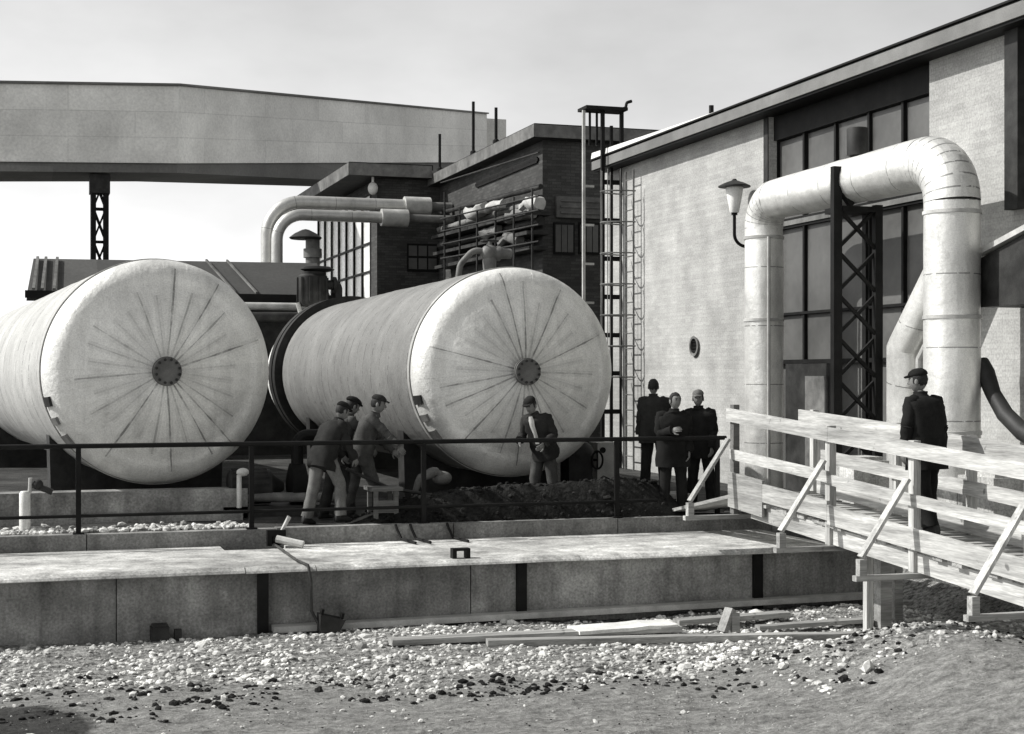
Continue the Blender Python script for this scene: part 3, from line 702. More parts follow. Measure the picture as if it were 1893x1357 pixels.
# lattice column
def lattice(root, c, hw, z0, z1, leg, npan, mt='black', brace=.05, faces=4):
    cs = [(-hw, -hw), (hw, -hw), (hw, hw), (-hw, hw)]
    for (dx, dy) in cs:
        b = MB(); b.box(c.x + dx - leg / 2, c.x + dx + leg / 2, c.y + dy - leg / 2, c.y + dy + leg / 2, z0, z1); b.build('leg', M[mt], root)
    b = MB()
    for k in range(npan):
        za, zb_ = z0 + (z1 - z0) * k / npan, z0 + (z1 - z0) * (k + 1) / npan
        for i in range(faces):
            p, q = cs[i], cs[(i + 1) % 4]
            b.beam((c.x + p[0], c.y + p[1], za), (c.x + q[0], c.y + q[1], zb_), brace, brace); b.beam((c.x + q[0], c.y + q[1], za), (c.x + p[0], c.y + p[1], zb_), brace, brace * .9)
            b.beam((c.x + p[0], c.y + p[1], zb_ - .03), (c.x + q[0], c.y + q[1], zb_ - .03), brace, brace)
    return b.build('bracing', M[mt], root)
cc = ond(184, 400, 49.6); cc.z = 0
zg = ond(184, 300, 48.6).z
lc_ = thing('lattice_column', 'tall narrow black lattice column holding up the conveyor gallery', 'column', cc)
lattice(lc_, cc, .2, 0, zg - .29, .16, 8, brace=.06)
b = MB(); b.box(cc.x - .32, cc.x + .32, cc.y - .32, cc.y + .32, zg - .9, zg - .285); b.build('cap_plate', M['dsteel'], lc_)

# ================================================================ LONG LOW SHED AND FITTINGS BEHIND THE LEFT TANK
YS = 38.5
xa, xb = ony(50, 500, YS).x, ony(612, 500, YS).x
ztop = ony(330, 484, YS + 2).z; zev = ony(330, 546, YS).z
sh = thing('long_shed', 'long low shed with a dark felt roof behind the left tank', 'shed', ((xa + xb) / 2, YS, 0))
b = MB(); xi = ony(62, 490, YS + 2).x
b.add([(xa, YS, zev), (xb, YS, zev), (xb, YS + 2, ztop + .05), (xi, YS + 2, ztop), (xb, YS + 4, zev), (xa, YS + 4, zev)], [(0, 1, 2, 3), (1, 4, 2), (4, 5, 3, 2), (5, 0, 3), (0, 5, 4, 1)])
rf = b.build('roof', M['shed'], sh)
b = MB(); b.beam((xa - .05, YS - .06, zev - .03), (xb, YS - .06, zev - .03), .12, .18); b.build('eaves', M['black'], rf)
for px_ in (62, 78, 100):
    q = ony(px_, 520, YS); b = MB(); b.beam((q.x, YS - .02, zev + .1), (q.x + .12, YS + 1.9, ztop + .03), .07, .05); b.build('roof_strip', M['gsteel'], rf)
for px_ in (405, 445):
    q = ony(px_, 520, YS); b = MB(); b.beam((q.x + .4, YS + .0, zev + .1), (q.x - .1, YS + 1.9, ztop + .06), .05, .05); b.build('roof_strip', M['gsteel'], rf)
b = MB(); b.box(xa + .3, xb - .2, YS + .35, YS + 3.6, 0, zev - .002); b.build('wall', M['dsteel'], sh)
q0, q1 = ony(455, 566, 37.9), ony(615, 566, 37.9)
b = MB(); b.tube([(q0.x - 1, 37.9, q0.z), (q1.x, 37.9, q0.z)], .1, 12)
tag(b.build('overflow_pipe', M['lsteel'], origin=(q0.x, 37.9, q0.z), smooth=40), 'thin pale horizontal pipe just under the eaves of the long dark shed', 'pipe')
b = MB(); b.tube([(q0.x - 1, 37.6, q0.z - .3), (q1.x, 37.6, q0.z - .26)], .13, 12)
tag(b.build('overflow_pipe', M['dsteel'], origin=(q0.x, 37.6, q0.z - .3), smooth=40), 'thick black horizontal pipe below the thin pale one under the long dark shed', 'pipe')
# motor valve
vq = ony(578, 560, 36.9); mvz = vq.z - .1
mv = thing('motor_valve', 'bulky black motor valve with a cap, beside the end of the long shed roof', 'valve', (vq.x, 36.9, mvz))
vr = .36
b = MB(); b.lathe((vq.x, 36.9, mvz), (0, 0, 1), [(-3.2, .12), (0, .12), (.02, .33), (.1, .36), (.75, .36), (.8, .3), (.86, .3)], 24)
for k in range(10):
    a_ = 2 * math.pi * k / 10; b.beam((vq.x + .37 * math.cos(a_), 36.9 + .37 * math.sin(a_), mvz + .12), (vq.x + .37 * math.cos(a_), 36.9 + .37 * math.sin(a_), mvz + .72), .05, .05)
b.build('body', M['dsteel'], mv, smooth=30)
b = MB(); b.lathe((vq.x + .12, 36.9, mvz + .87), (0, 0, 1), [(0, .3), (.05, .42), (.12, .3), (.14, .08)], 24); b.build('cap', M['black'], mv, smooth=30)
b = MB(); b.tube(bend([(vq.x + .3, 36.9, mvz + .55), (vq.x + .62, 36.9, mvz + .55), (vq.x + .62, 36.9, mvz + .1)], .1, 5), .12, 12); b.lathe((vq.x + .5, 36.9, mvz + .55), (1, 0, 0), [(0, .2), (.08, .2)], 16); b.build('branch', M['dsteel'], mv, smooth=30)
for dx in (-.3, .33): b = MB(); b.tube([(vq.x + dx, 36.8, mvz - .2), (vq.x + dx * 1.3, 36.8, mvz + .1)], .06); b.build('stay', M['lsteel'], mv, smooth=30)
# mushroom vent
mq = ony(578, 470, 42.0); mt_ = ony(578, 428, 42.0)
ms = thing('mushroom_vent', 'mushroom shaped roof vent with a wide cap inside the pipe bend', 'vent', (mq.x, 42, 0))
b = MB(); b.tube([(mq.x, 42, 0), (mq.x, 42, mt_.z - .15)], .2, 16); b.lathe((mq.x, 42, mq.z - .1), (0, 0, 1), [(0, .26), (.25, .26)], 16); b.build('stack', M['gsteel'], ms, smooth=40)
b = MB(); b.lathe((mq.x - .2, 42, mt_.z - .22), (0, 0, 1), [(0, .42), (.04, .46), (.16, .3), (.26, .1), (.28, .02)], 20); b.build('cap', M['dsteel'], ms, smooth=30)
# fitting on top of the right tank
tq = onx(890, 495, cr + .1); ty = 24.6; tz = ZA + RT
tf = thing('tank_fitting', 'curved grey branch pipe with a valve on top of the right tank', 'fitting', (cr - .1, ty, tz - .03))
tx = cr + .22
b = MB(); b.tube(bend([(tx - .42, ty, tz - .2), (tx - .36, ty, tz + .22), (tx - .12, ty, tz + .48), (tx + .12, ty, tz + .44)], .22, 6), .052, 14); b.build('branch_pipe', M['gsteel'], tf, smooth=40)
b = MB(); b.ell((tx + .16, ty, tz + .42), .16, .13, .15); b.lathe((tx + .16, ty, tz + .2), (0, 0, 1), [(-.3, .1), (.1, .12), (.3, .07), (.42, .03)], 14); b.lathe((tx + .2, ty, tz + .42), (1, 0, 0), [(.02, .1), (.1, .13), (.14, .13), (.15, .09), (.34, .09)], 14); b.build('valve_body', M['gsteel'], tf, smooth=40)
b = MB(); b.tube([V((tx + .16, ty, tz + .63)) + V((math.cos(k / 12 * 6.2832), math.sin(k / 12 * 6.2832), 0)) * .15 for k in range(13)], .016, 6, cap=False); b.beam((tx + .01, ty, tz + .63), (tx + .31, ty, tz + .63), .02, .015); b.build('handwheel', M['dsteel'], tf)

# ================================================================ LADDERS AT THE HALL'S FAR CORNER
YT = 31.0
lt = thing('ladder_tower', 'tall black ladder tower with small top platform at the far corner of the pale hall', 'ladder', ony(1128, 870, YT) * V((1, 1, 0)) if False else V((ony(1130, 868, YT).x, YT, 0)))
ztw = ony(1120, 206, YT).z
xs_ = [ony(p, 500, YT).x for p in (1079, 1114, 1149)]
for i, x in enumerate(xs_):
    b = MB(); r = .03 if i == 0 else .038; b.box(x - r, x + r, YT - r, YT + r, 0, ztw - (.0 if i == 0 else .001)); b.build('upright', M['lsteel'] if i == 0 else M['black'], lt)
b = MB(); x = ony(1132, 500, YT).x; b.box(x - .03, x + .03, YT + .03, YT + .09, 0, ztw - .3); b.build('upright', M['black'], lt)
z = .4
while z < ztw - .9:
    b = MB(); b.box(xs_[1] + .039, xs_[2] - .039, YT - .03, YT + .03, z - .05, z + .05); b.build('rung', M['black'], lt); z += .84
z = 3.6
while z < ztw - 1.2:
    b = MB(); b.box(xs_[0] + .031, xs_[0] + .24, YT - .02, YT + .02, z, z + .05); b.build('step_iron', M['lsteel'], lt); z += .85
b = MB(); b.box(xs_[0] - .03, xs_[2] + .05, YT - .25, YT + .3, ztw + .001, ztw + .07); b.tube(bend([(xs_[2] - .1, YT, ztw + .05), (xs_[2] + .1, YT, ztw + .1), (xs_[2] + .12, YT, ztw + .22), (xs_[2] + .24, YT, ztw + .26)], .06, 4), .035, 8)
b.build('top_platform', M['black'], lt)
for p in (1097, 1110):
    b = MB(); xx = ony(p, 220, YT).x; b.box(xx - .022, xx + .022, YT + .2, YT + .24, zt - 1.2, ztw); b.build('platform_leg', M['black'], lt)
# caged ladder on the hall wall
yc = onx(1176, 600, W).y; zc0, zc1 = 1.2, onx(1172, 318, W).z
cg = thing('caged_ladder', 'thin wire caged ladder fixed to the far end of the pale brick wall', 'ladder', (W, yc, 0))
for dy in (-.22, .22):
    b = MB(); b.tube([(W - .15, yc + dy, 0), (W - .15, yc + dy, zc1)], .022, 8); b.build('stile', M['gsteel'], cg, smooth=40)
b = MB(); z = .3
while z < zc1: b = MB(); b.tube([(W - .15, yc - .22, z), (W - .15, yc + .22, z)], .014, 6); b.build('rung', M['gsteel'], cg); z += .33
b = MB(); z = 2.0
def hoop(z): return [(W - .15 - .66 * math.sin(math.pi * k / 12), yc - .33 * math.cos(math.pi * k / 12), z) for k in range(13)]
while z < zc1 + .1:
    b.tube(hoop(z), .016, 6); z += .66
for k in (2, 4, 6, 8, 10):
    p = hoop(0)[k]; b.tube([(p[0], p[1], 2.0), (p[0], p[1], zc1)], .011, 6)
b.build('cage', M['gsteel'], cg, smooth=40)

# ================================================================ BIG BENT PIPE AND ITS SUPPORT
XPp = 11.55
yl_, yr_ = onx(1412, 600, XPp).y, onx(1760, 600, XPp).y; zp = 2 + 2.86
pl = thing('bent_pipe', 'huge pale lagged pipe standing as an arch in front of the hall windows', 'pipe', (XPp, (yl_ + yr_) / 2, 0))
def taper(pts):
    out = []
    for p in pts:
        u = max(0, min(1, (p.y - yr_) / (yl_ - yr_))); out.append(.362 + (.312 - .362) * u)
    return out
rl, rr_ = .44, .58
path = bend([(XPp, yl_, -.02), (XPp, yl_, zp), (XPp, yr_, zp), (XPp, yr_, -.02)], [rl, rr_], 9)
nb = 10
legL = resample([path[0], path[1]], .5); elL = path[1:1 + nb]; mid = resample([path[nb], path[nb + 1]], .5); elR = path[nb + 1:nb + 1 + nb]; legR = resample([path[-2], path[-1]], .5)
for nm, seg, mt in (('leg_pipe', legL, 'pipe'), ('elbow', elL, 'elbow'), ('cross_pipe', mid, 'pipe'), ('elbow', elR, 'elbow'), ('leg_pipe', legR, 'pipe')):
    el_ = nm == 'elbow'; b = MB(); b.tube(seg, taper(seg), 40, cap=False, wob=.003 if el_ else .014); b.build(nm, M[mt], pl, smooth=9.6 if el_ else 40)
for zz, yy in ((1.3, yl_), (2.9, yl_), (zp - .62, yl_), (1.25, yr_), (2.75, yr_), (zp - .75, yr_)):
    rr = taper([V((0, yy, 0))])[0]; b = MB(); b.lathe((XPp, yy, zz), (0, 0, 1), [(0, rr + .006), (.004, rr + .016), (.05, rr + .016), (.054, rr + .006)], 40, cap=False); b.build('band', M['lsteel'], pl, smooth=30)
for yy, rr in ((yl_, .33), (yr_, .385)):
    b = MB(); b.lathe((XPp, yy, 0), (0, 0, 1), [(-.02, rr + .18), (.1, rr + .18), (.14, rr)], 32); b.build('foot', M['gsteel'], pl, smooth=30)
# thin pipe running up the left leg
b = MB(); b.tube([(XPp - .1, yl_ - .36, 0), (XPp - .1, yl_ - .36, zp - .6)], .03, 8); b.build('trace_line', M['lsteel'], pl, smooth=40)
ys_ = onx(1586, 500, XPp).y
sp = thing('pipe_support', 'black lattice support tower under the huge bent pipe', 'support', (XPp, ys_, 0))
x0_, x1_ = ony(1546, 500, ys_).x, ony(1622, 500, ys_).x
ztl = ony(1546, 308, ys_).z; ztr = zp - .36
for (x, zz, wd, dy) in ((x0_, ztl, .135, 0), (x1_, ztr, .12, 0), (x1_ - .02, ztr, .05, .3)):
    b = MB(); b.box(x - wd / 2, x + wd / 2, ys_ + dy - .05, ys_ + dy + .05, 0, zz); b.build('leg', M['black'], sp)
b = MB(); z = ztr - .05; ph = .62
while z > .3:
    b.beam((x0_, ys_ - .01, z), (x1_, ys_ - .01, z - ph), .045, .05); b.beam((x1_, ys_ + .02, z), (x0_, ys_ + .02, z - ph), .045, .05); z -= ph
b.build('bracing', M['black'], sp)
b = MB(); b.box(x0_ + .07, x1_ - .062, ys_ - .06, ys_ + .45, ztr - .11, ztr - .03); b.beam((x0_ + .05, ys_, ztr + .22), (x0_ + .25, ys_, ztr - .02), .08, .08); b.build('saddle', M['black'], sp)
# dark vent drum on the pipe
yd = onx(1585, 270, XPp).y
dv = thing('vent_drum', 'small dark drum standing on top of the huge bent pipe before the hall window', 'vent', (XPp, yd, zp + .3))
b = MB(); b.lathe((XPp, yd, zp + .28), (0, 0, 1), [(0, .1), (.07, .1), (.07, .155), (.44, .155), (.46, .15), (.47, .14)], 24); b.build('drum', M['dsteel'], dv, smooth=30)
b = MB(); b.tube(bend([(XPp, yd + .16, zp + .38), (XPp, yd + .28, zp + .36), (XPp, yd + .28, zp + .75)], .06, 4), .02, 8); b.build('thin_tube', M['gsteel'], dv, smooth=30)
# kinked pale duct
XK = 12.1
k0, k1, k2 = onx(1676, 900, XK), onx(1676, 645, XK), onx(1760, 455, XK)
dk_ = thing('kinked_duct', 'pale duct with a sharp kink behind the right leg of the huge bent pipe', 'duct', (XK, k0.y, 0))
b = MB(); b.tube([(XK, k0.y, 0), (XK, k1.y, k1.z), (XK + .1, k2.y, k2.z)], .29, 20); b.build('duct_run', M['pipe'], dk_, smooth=25)
b = MB(); b.tube([(XK - .02, k0.y - .36, 0), (XK - .02, k0.y - .36, k1.z - .15), (XK + .1, k2.y - .36, k2.z - .1)], .055, 10); b.build('side_pipe', M['lsteel'], dk_, smooth=30)
# dark hose
XHs = 11.9
hp = [onx(p, q, XHs) for p, q in ((1812, 672), (1822, 690), (1836, 728), (1858, 766), (1890, 798), (1935, 822), (1990, 838), (2060, 850))]
b = MB(); b.tube(hp, [.12, .12, .10, .11, .115, .12, .12, .12], 14)
tag(b.build('black_hose', M['rubber'], origin=hp[3] * V((1, 1, 0)), smooth=50), 'thick black hose curving down at the right edge, beside the huge bent pipe', 'hose')

# ================================================================ TIMBER RAMP
XN, XFa = 8.75, 9.85
def zrail(y): return 1.59 - .060 * (17.75 - y)
def yat(px, X=XN): return onx(px, 800, X).y
YS0, YS1 = yat(1352), 9.6
rp = thing('timber_ramp', 'new pale timber ramp with plank guard rails and slanting braces, climbing to the platform', 'ramp', ((XN + XFa) / 2, 14.5, GZ))
n = 34
for i in range(n):                                         # planked deck as one part
    pass
b = MB()
for i in range(46):
    ya = YS1 + (YS0 - YS1) * i / 46; yb_ = YS1 + (YS0 - YS1) * (i + .93) / 46; z = zrail((ya + yb_) / 2) - 1.10 + random.uniform(-.006, .006); e = random.uniform(-.05, .05)
    b.hexa([(XN - .02 + e, ya, zrail(ya) - 1.14), (XFa + .05 + e, ya, zrail(ya) - 1.14), (XFa + .05 + e, yb_, zrail(yb_) - 1.14), (XN - .02 + e, yb_, zrail(yb_) - 1.14), (XN - .02 + e, ya, z), (XFa + .05 + e, ya, z), (XFa + .05 + e, yb_, z), (XN - .02 + e, yb_, z)])
b.build('deck', M['woodx'], rp)
def plank(nm, X, ya, yb_, dz0, dz1, th=.035, mt='wood', j=.012):
    b = MB(); e0, e1 = random.uniform(-j, j), random.uniform(-j, j)
    z = lambda y, d, e: zrail(y) + d + e
    b.hexa([(X, ya, z(ya, dz0, e0)), (X + th, ya, z(ya, dz0, e0)), (X + th, yb_, z(yb_, dz0, e1)), (X, yb_, z(yb_, dz0, e1)), (X, ya, z(ya, dz1, e0)), (X + th, ya, z(ya, dz1, e0)), (X + th, yb_, z(yb_, dz1, e1)), (X, yb_, z(yb_, dz1, e1))])
    return b.build(nm, M[mt], rp)
near_px = [1358, 1535, 1690, 1906]
yn = [yat(p) for p in near_px]
xN0 = XN - .04
plank('guard_rail', xN0 - .036, yn[1] - .06, YS0 + .0, -.17, .0); plank('guard_rail', xN0 - .036, YS1, yn[1] - .065, -.16, .005)
plank('guard_rail', xN0 - .036, yn[1] - .05, YS0 - .1, -.63, -.50); plank('guard_rail', xN0 - .036, YS1, yn[1] - .055, -.65, -.53)
plank('toe_board', xN0 - .036, yn[1] - .05, YS0 - 1.0, -1.06, -.84); plank('toe_board', xN0 - .036, YS0 - .995, YS0 - .05, -1.25, -.80, .035, 'oldwoody'); plank('toe_board', xN0 - .036, YS1, yn[1] - .055, -1.10, -.88)  # short first toe board in greyer wood, the shade on it painted in
plank('stringer', xN0 + .04, YS1, YS0 - .55, -1.34, -1.145, .09)
plank('stringer', XFa - .06, YS1, YS0 - .4, -1.34, -1.145, .09)
for i, y in enumerate(yn):
    zt_ = zrail(y) + (.06 if i == 0 else .01); b = MB(); dark = i == 0
    b.box(xN0 + .001, xN0 + .085, y - .05, y + .05, zrail(y) - 1.34, zt_); b.build('post', M['oldwoodd'] if dark else M['woodz'], rp)  # first post in darker wood, its shade put into the colour
    if i < 4:
        b = MB(); b.beam((xN0 - .08, y - .06, zrail(y) - .38), (xN0 - .62, y - .06, zrail(y) - 1.16), .035, .10, up=(1, 0, .6)); b.build('brace', M['oldwood'] if dark else M['woodz'], rp)
        b = MB(); b.box(xN0 - .7, XFa + .1, y - .11, y - .03, zrail(y) - 1.40, zrail(y) - 1.345); b.box(xN0 - .66, xN0 - .58, y - .11, y - .03, zrail(y) - 1.3449, zrail(y) - 1.18); b.build('outrigger', M['woodx'], rp)
yf = [yat(p, XFa) for p in (1500, 1652, 1790, 1960)]
YF0 = yat(1480, XFa)
plank('guard_rail', XFa - .036, yf[1] - .2, YF0, -.20, -.02); plank('guard_rail', XFa - .036, YS1, yf[1] - .205, -.21, -.03)
plank('guard_rail', XFa - .036, YS1, yf[0] - .3, -.66, -.5); plank('toe_board', XFa - .036, YS1, yf[0] - .2, -1.08, -.88)
for i, y in enumerate(yf):
    b = MB(); b.box(XFa + .001, XFa + .085, y - .045, y + .045, zrail(y) - 1.34, zrail(y) - .01); b.build('post', M['woodz'], rp)
for (px_, X, mt, wd) in ((1605, 9.25, 'woodz', .085), (1632, 9.75, 'oldwood', .15), (1658, 10.0, 'oldwood', .1)):
    y = yat(px_, X); b = MB(); b.box(X - wd / 2, X + wd / 2, y - wd / 2, y + wd / 2, gh(X, y) - .15, zrail(y) - 1.345); b.build('prop', M[mt], rp)
# approach planks from ramp down to the platform kerb
for i, (xx, dx) in enumerate(((8.75, .35), (9.05, .38), (9.38, .4), (9.7, .42))):
    b = MB(); b.beam((xx + .1, YS0 - .25, zrail(YS0) - 1.09), (xx + dx, YL + .55, .03 + .012 * i), .27, .045)
    b.build('approach_plank', M['oldwoody'], rp)

# ================================================================ MATERIAL LEFT LYING AROUND
def plank_thing(pa, pb_, wd, th, mt, lab, dz=.04, cat='plank', nm='loose_plank'):
    a0, b0 = onz(pa[0], pa[1], GZ + dz), onz(pb_[0], pb_[1], GZ + dz)
    a0.z = gh(a0.x, a0.y) + dz; b0.z = gh(b0.x, b0.y) + dz
    b = MB(); m = a0.lerp(b0, .5); k = 10; d = (b0 - a0); s_ = V((-d.y, d.x, 0)).normalized() * wd / 2; rg = []
    for i in range(k + 1):
        p = a0 + d * (i / k) + V((0, 0, .012 * noise.noise(V((i * .5, pa[0], 0))))); rg.append([p - s_, p + s_, p + s_ + V((0, 0, th)), p - s_ + V((0, 0, th))])
    b.rings(rg); return tag(b.build(nm, M[mt], origin=m), lab, cat)
plank_thing((722, 1198), (1255, 1172), .22, .06, 'woodx', 'long pale plank on the rubble, farthest left of the timber lying before the wall')
plank_thing((1060, 1170), (1240, 1160), .42, .04, 'white', 'broad white board lying flat against the base of the wall', .10, 'board', 'white_board')
plank_thing((900, 1202), (1600, 1178), .16, .07, 'oldwood', 'long dark weathered beam lying along the rubble in front of the white board', .0, 'beam', 'loose_beam')
plank_thing((1250, 1162), (1455, 1150), .18, .06, 'oldwood', 'short grey plank lying close to the wall behind the dark weathered beam', .05)
plank_thing((1400, 1168), (1610, 1158), .14, .05, 'oldwood', 'thin dark plank lying on the rubble left of the ramp props', .03)
plank_thing((1640, 1128), (1880, 1112), .2, .06, 'oldwood', 'dark plank lying in the shade under the timber ramp', .02)
q = onz(1350, 1165, GZ + .05); b = MB(); z0 = gh(q.x, q.y)
b.beam((q.x - .1, q.y, z0), (q.x + .03, q.y + .05, z0 + .26), .12, .08); b.beam((q.x + .05, q.y - .03, z0), (q.x + .06, q.y, z0 + .22), .1, .05)
tag(b.build('timber_offcut', M['oldwood'], origin=(q.x, q.y, z0)), 'short dark timber offcut standing up among the planks by the wall', 'offcut')
# folded sheet lying on the bank at the right
q = onz(1790, 1140, -.75)
# bucket on a rope
rq = ony(605, 1165, YP - .35); gz_ = gh(rq.x, rq.y)
bk = thing('metal_pail', 'dark squat metal pail with two ears on the rubble against the wall', 'pail', (rq.x, rq.y, gz_))
tl = Matrix.Rotation(R(14), 3, 'Y')
b = MB(); rg = []
for t_, hw in ((0, .105), (.2, .15), (.2, .135), (.02, .09)):
    rg.append([V((rq.x, rq.y, gz_ + .01)) + tl @ V((sx * hw, sy * hw * .8, t_)) for sx, sy in ((-1, -1), (1, -1), (1, 1), (-1, 1))])
b.rings(rg); b.build('body', M['dsteel'], bk)
for sx in (-1, 1):
    b = MB(); b.beam(V((rq.x, rq.y, gz_)) + tl @ V((sx * .12, 0, .19)), V((rq.x, rq.y, gz_)) + tl @ V((sx * .12, 0, .27)), .07, .03); b.build('ear', M['black'], bk)
r0, r1, r2 = ony(556, 1010, YC + .2), ony(570, 1045, YC - .04), ony(583, 1170, YP - .3)
pts_ = [V((r0.x, YL - .1, -.155)), V((r0.x - .02, YC + .3, -.155)), V((r1.x, YC - .03, -.17)), V((r1.x + .03, YC - .04, -.35)), V((r2.x - .03, YC - .05, -.7)), V((r2.x + .05, YP - .33, GZ + .12)), V((r2.x + .16, YP - .36, GZ + .14))]
b = MB(); b.tube(resample(pts_, .08), .017, 7, wob=.006)
tag(b.build('hanging_rope', M['cloth_mid'], origin=r1, smooth=50), 'rope hanging over the coping down to the dark pail', 'rope')
# clamp and bits on the coping
cq = onz(530, 1004, -.06)
cz = -.175
ck = thing('cable_clamp', 'black clamp with a pale rod sticking up on the pale coping, beside the rope', 'clamp', (cq.x, YL - .25, cz))
b = MB(); b.box(cq.x - .12, cq.x - .06, YL - .3, YL - .2, cz, cz + .2); b.box(cq.x - .06, cq.x + .12, YL - .3, YL - .2, cz + .12, cz + .2); b.ell((cq.x + .02, YL - .25, cz + .08), .1, .07, .08); b.build('jaw', M['black'], ck)
b = MB(); b.tube([(cq.x + .05, YL - .25, cz + .15), (cq.x + .18, YL - .2, cz + .36)], [.02, .03], 8); b.tube([(cq.x - .02, YL - .4, cz + .1), (cq.x + .3, YL - .55, cz + .03)], .05, 8); b.build('rod', M['lsteel'], ck, smooth=40)
for (px_, lab) in ((741, 'leftmost of three short black straps across the pale coping'), (768, 'middle one of three short black straps across the pale coping'), (836, 'rightmost of three short black straps across the pale coping, ending at a bracket')):
    q = ony(px_, 1000, YL - .05); b = MB(); pp_ = [(q.x - .06, YL - .0, .02), (q.x - .05, YL - .04, -.04), (q.x, YL - .08, -.165), (q.x + .03, YL - .4, -.163), (q.x + .06, YL - .62, -.163)]
    b.tube(resample([V(p) for p in pp_], .1), .018, 7); tag(b.build('cable_strap', M['black'], origin=(q.x, YL - .2, -.1), smooth=50), lab, 'strap', 'straps on the coping')
q = onz(851, 1030, -.18); b = MB(); b.box(q.x - .11, q.x - .06, q.y - .06, q.y + .06, -.19, -.10); b.box(q.x + .06, q.x + .11, q.y - .06, q.y + .06, -.19, -.10); b.box(q.x - .11, q.x + .11, q.y - .06, q.y + .06, -.0999, -.07)
tag(b.build('iron_bracket', M['black'], origin=(q.x, q.y, -.11)), 'small black iron bracket standing on the pale coping', 'bracket')
q = ony(295, 1172, YP - .14); z0 = gh(q.x, q.y); b = MB(); b.box(q.x - .1, q.x + .1, YP - .24, YP - .05, z0 - .03, z0 + .14); b.box(q.x - .085, q.x + .085, YP - .225, YP - .065, z0 + .1401, z0 + .17); b.box(q.x + .16, q.x + .24, YP - .2, YP - .1, z0 - .03, z0 + .1)
tag(b.build('tool_box', M['dsteel'], origin=(q.x, q.y, z0)), 'small dark box against the foot of the retaining wall at the left', 'box')
# standpipe by the rail
YQ = 20.5; q = ony(46, 965, YQ); t1 = ony(46, 908, YQ).z
st = thing('standpipe', 'short white standpipe with a dark valve head behind the handrail at the left edge', 'standpipe', (q.x, YQ, 0))
b = MB(); b.lathe((q.x, YQ, 0), (0, 0, 1), [(0, .07), (t1 - .03, .07), (t1, .05)], 16); b.build('pipe', M['white'], st, smooth=40)
b = MB(); b.tube([(q.x + .06, YQ, t1 - .02), (q.x + .07, YQ, t1 + .17)], .025, 8); b.build('spindle', M['lsteel'], st, smooth=40)
b = MB(); b.ell((q.x + .16, YQ, t1 + .08), .07, .06, .07); b.tube([(q.x + .1, YQ, t1 + .08), (q.x + .34, YQ, t1 - .02)], .04, 8); b.build('valve', M['dsteel'], st, smooth=40)
# pump set between the tanks
YU = 21.9; q = ony(505, 930, YU)
pu = thing('pump_set', 'dark pump set with pipes standing between the two tanks behind the handrail', 'pump', (q.x, YU, 0))
x = q.x
b = MB(); b.box(x - .75, x + .85, YU - .3, YU + .3, 0, .16); b.build('base_plate', M['dsteel'], pu)
b = MB(); b.lathe((x - .65, YU, .42), (1, 0, 0), [(0, .2), (.03, .25), (.6, .25), (.65, .18), (.8, .06)], 20)
for k in range(8):
    a_ = math.pi * (k + .5) / 8; b.beam((x - .6, YU + .255 * math.cos(a_), .42 + .255 * math.sin(a_)), (x - .1, YU + .255 * math.cos(a_), .42 + .255 * math.sin(a_)), .02, .03)
b.build('motor', M['dsteel'], pu, smooth=30)
b = MB(); b.lathe((x + .2, YU, .45), (1, 0, 0), [(0, .12), (.05, .3), (.25, .3), (.3, .12)], 20); b.tube(bend([(x + .35, YU, .7), (x + .35, YU, 1.15), (x + .9, YU, 1.15), (x + .9, YU + .8, 1.15)], .15, 5), .09, 12); b.build('volute', M['black'], pu, smooth=30)
b = MB(); b.tube([(x - .55, YU - .45, .16), (x - .55, YU - .45, .62)], .035, 8); b.ell((x - .5, YU - .45, .66), .09, .05, .06); b.build('gauge_post', M['white'], pu, smooth=40)
b = MB(); b.tube([(x - .95, YU - .1, .3), (x + .9, YU - .34, .26)], .07, 12); b.build('suction_pipe', M['gsteel'], pu, smooth=40)
# valve stand by the right tank
YV = 22.7; q = ony(1098, 860, YV)
vs_ = thing('valve_stand', 'dark valve with a round handwheel under the right side of the right tank', 'valve', (q.x, YV, 0))
b = MB(); b.box(q.x - .5, q.x - .1, YV - .2, YV + .2, 0, .75); b.ell((q.x - .3, YV, .78), .3, .22, .22); b.build('body', M['dsteel'], vs_, smooth=40)
b = MB(); b.tube([V((q.x - .03, YV - .23, .68)) + V((math.cos(k / 20 * 6.2832) * .09, .0, math.sin(k / 20 * 6.2832) * .14)) for k in range(21)], .018, 8, cap=False); b.beam((q.x - .03, YV - .23, .55), (q.x - .03, YV - .23, .81), .02, .02); b.tube([(q.x - .03, YV - .23, .68), (q.x - .1, YV, .68)], .02); b.build('handwheel', M['black'], vs_, smooth=40)
q2 = ony(1113, 840, 23.3); b = MB(); b.box(q2.x - .12, q2.x + .26, 23.2, 23.6, 0, ony(1113, 818, 23.3).z); b.lathe((q2.x - .03, 23.2, ony(1113, 826, 23.3).z - .05), (0, -1, 0), [(0, .05), (.02, .05)], 14, mi=1)
tag(b.build('control_box', [M['lsteel'], M['black']], origin=(q2.x, 23.4, 0)), 'pale control cabinet with a round dark hole beside the right tank', 'cabinet')
# pale cloth bundle on the soil
q = ony(800, 905, 20.75)
bn = MB(); bn.tube(bend([(q.x - .28, 20.75, .3), (q.x - .18, 20.72, .58), (q.x + .02, 20.75, .66), (q.x + .24, 20.8, .56)], .12, 6), [.035 + .035 * math.sin(math.pi * k / 15) for k in range(16)], 12, wob=.03)
bn.ell((q.x + .16, 20.85, .56), .15, .13, .10, 16, 10)
tag(bn.build('canvas_bundle', M['cloth_pale'], origin=(q.x, 20.75, .3), smooth=60), 'pale rolled canvas bundle lying on the soil heap between the workers and the right tank', 'bundle')
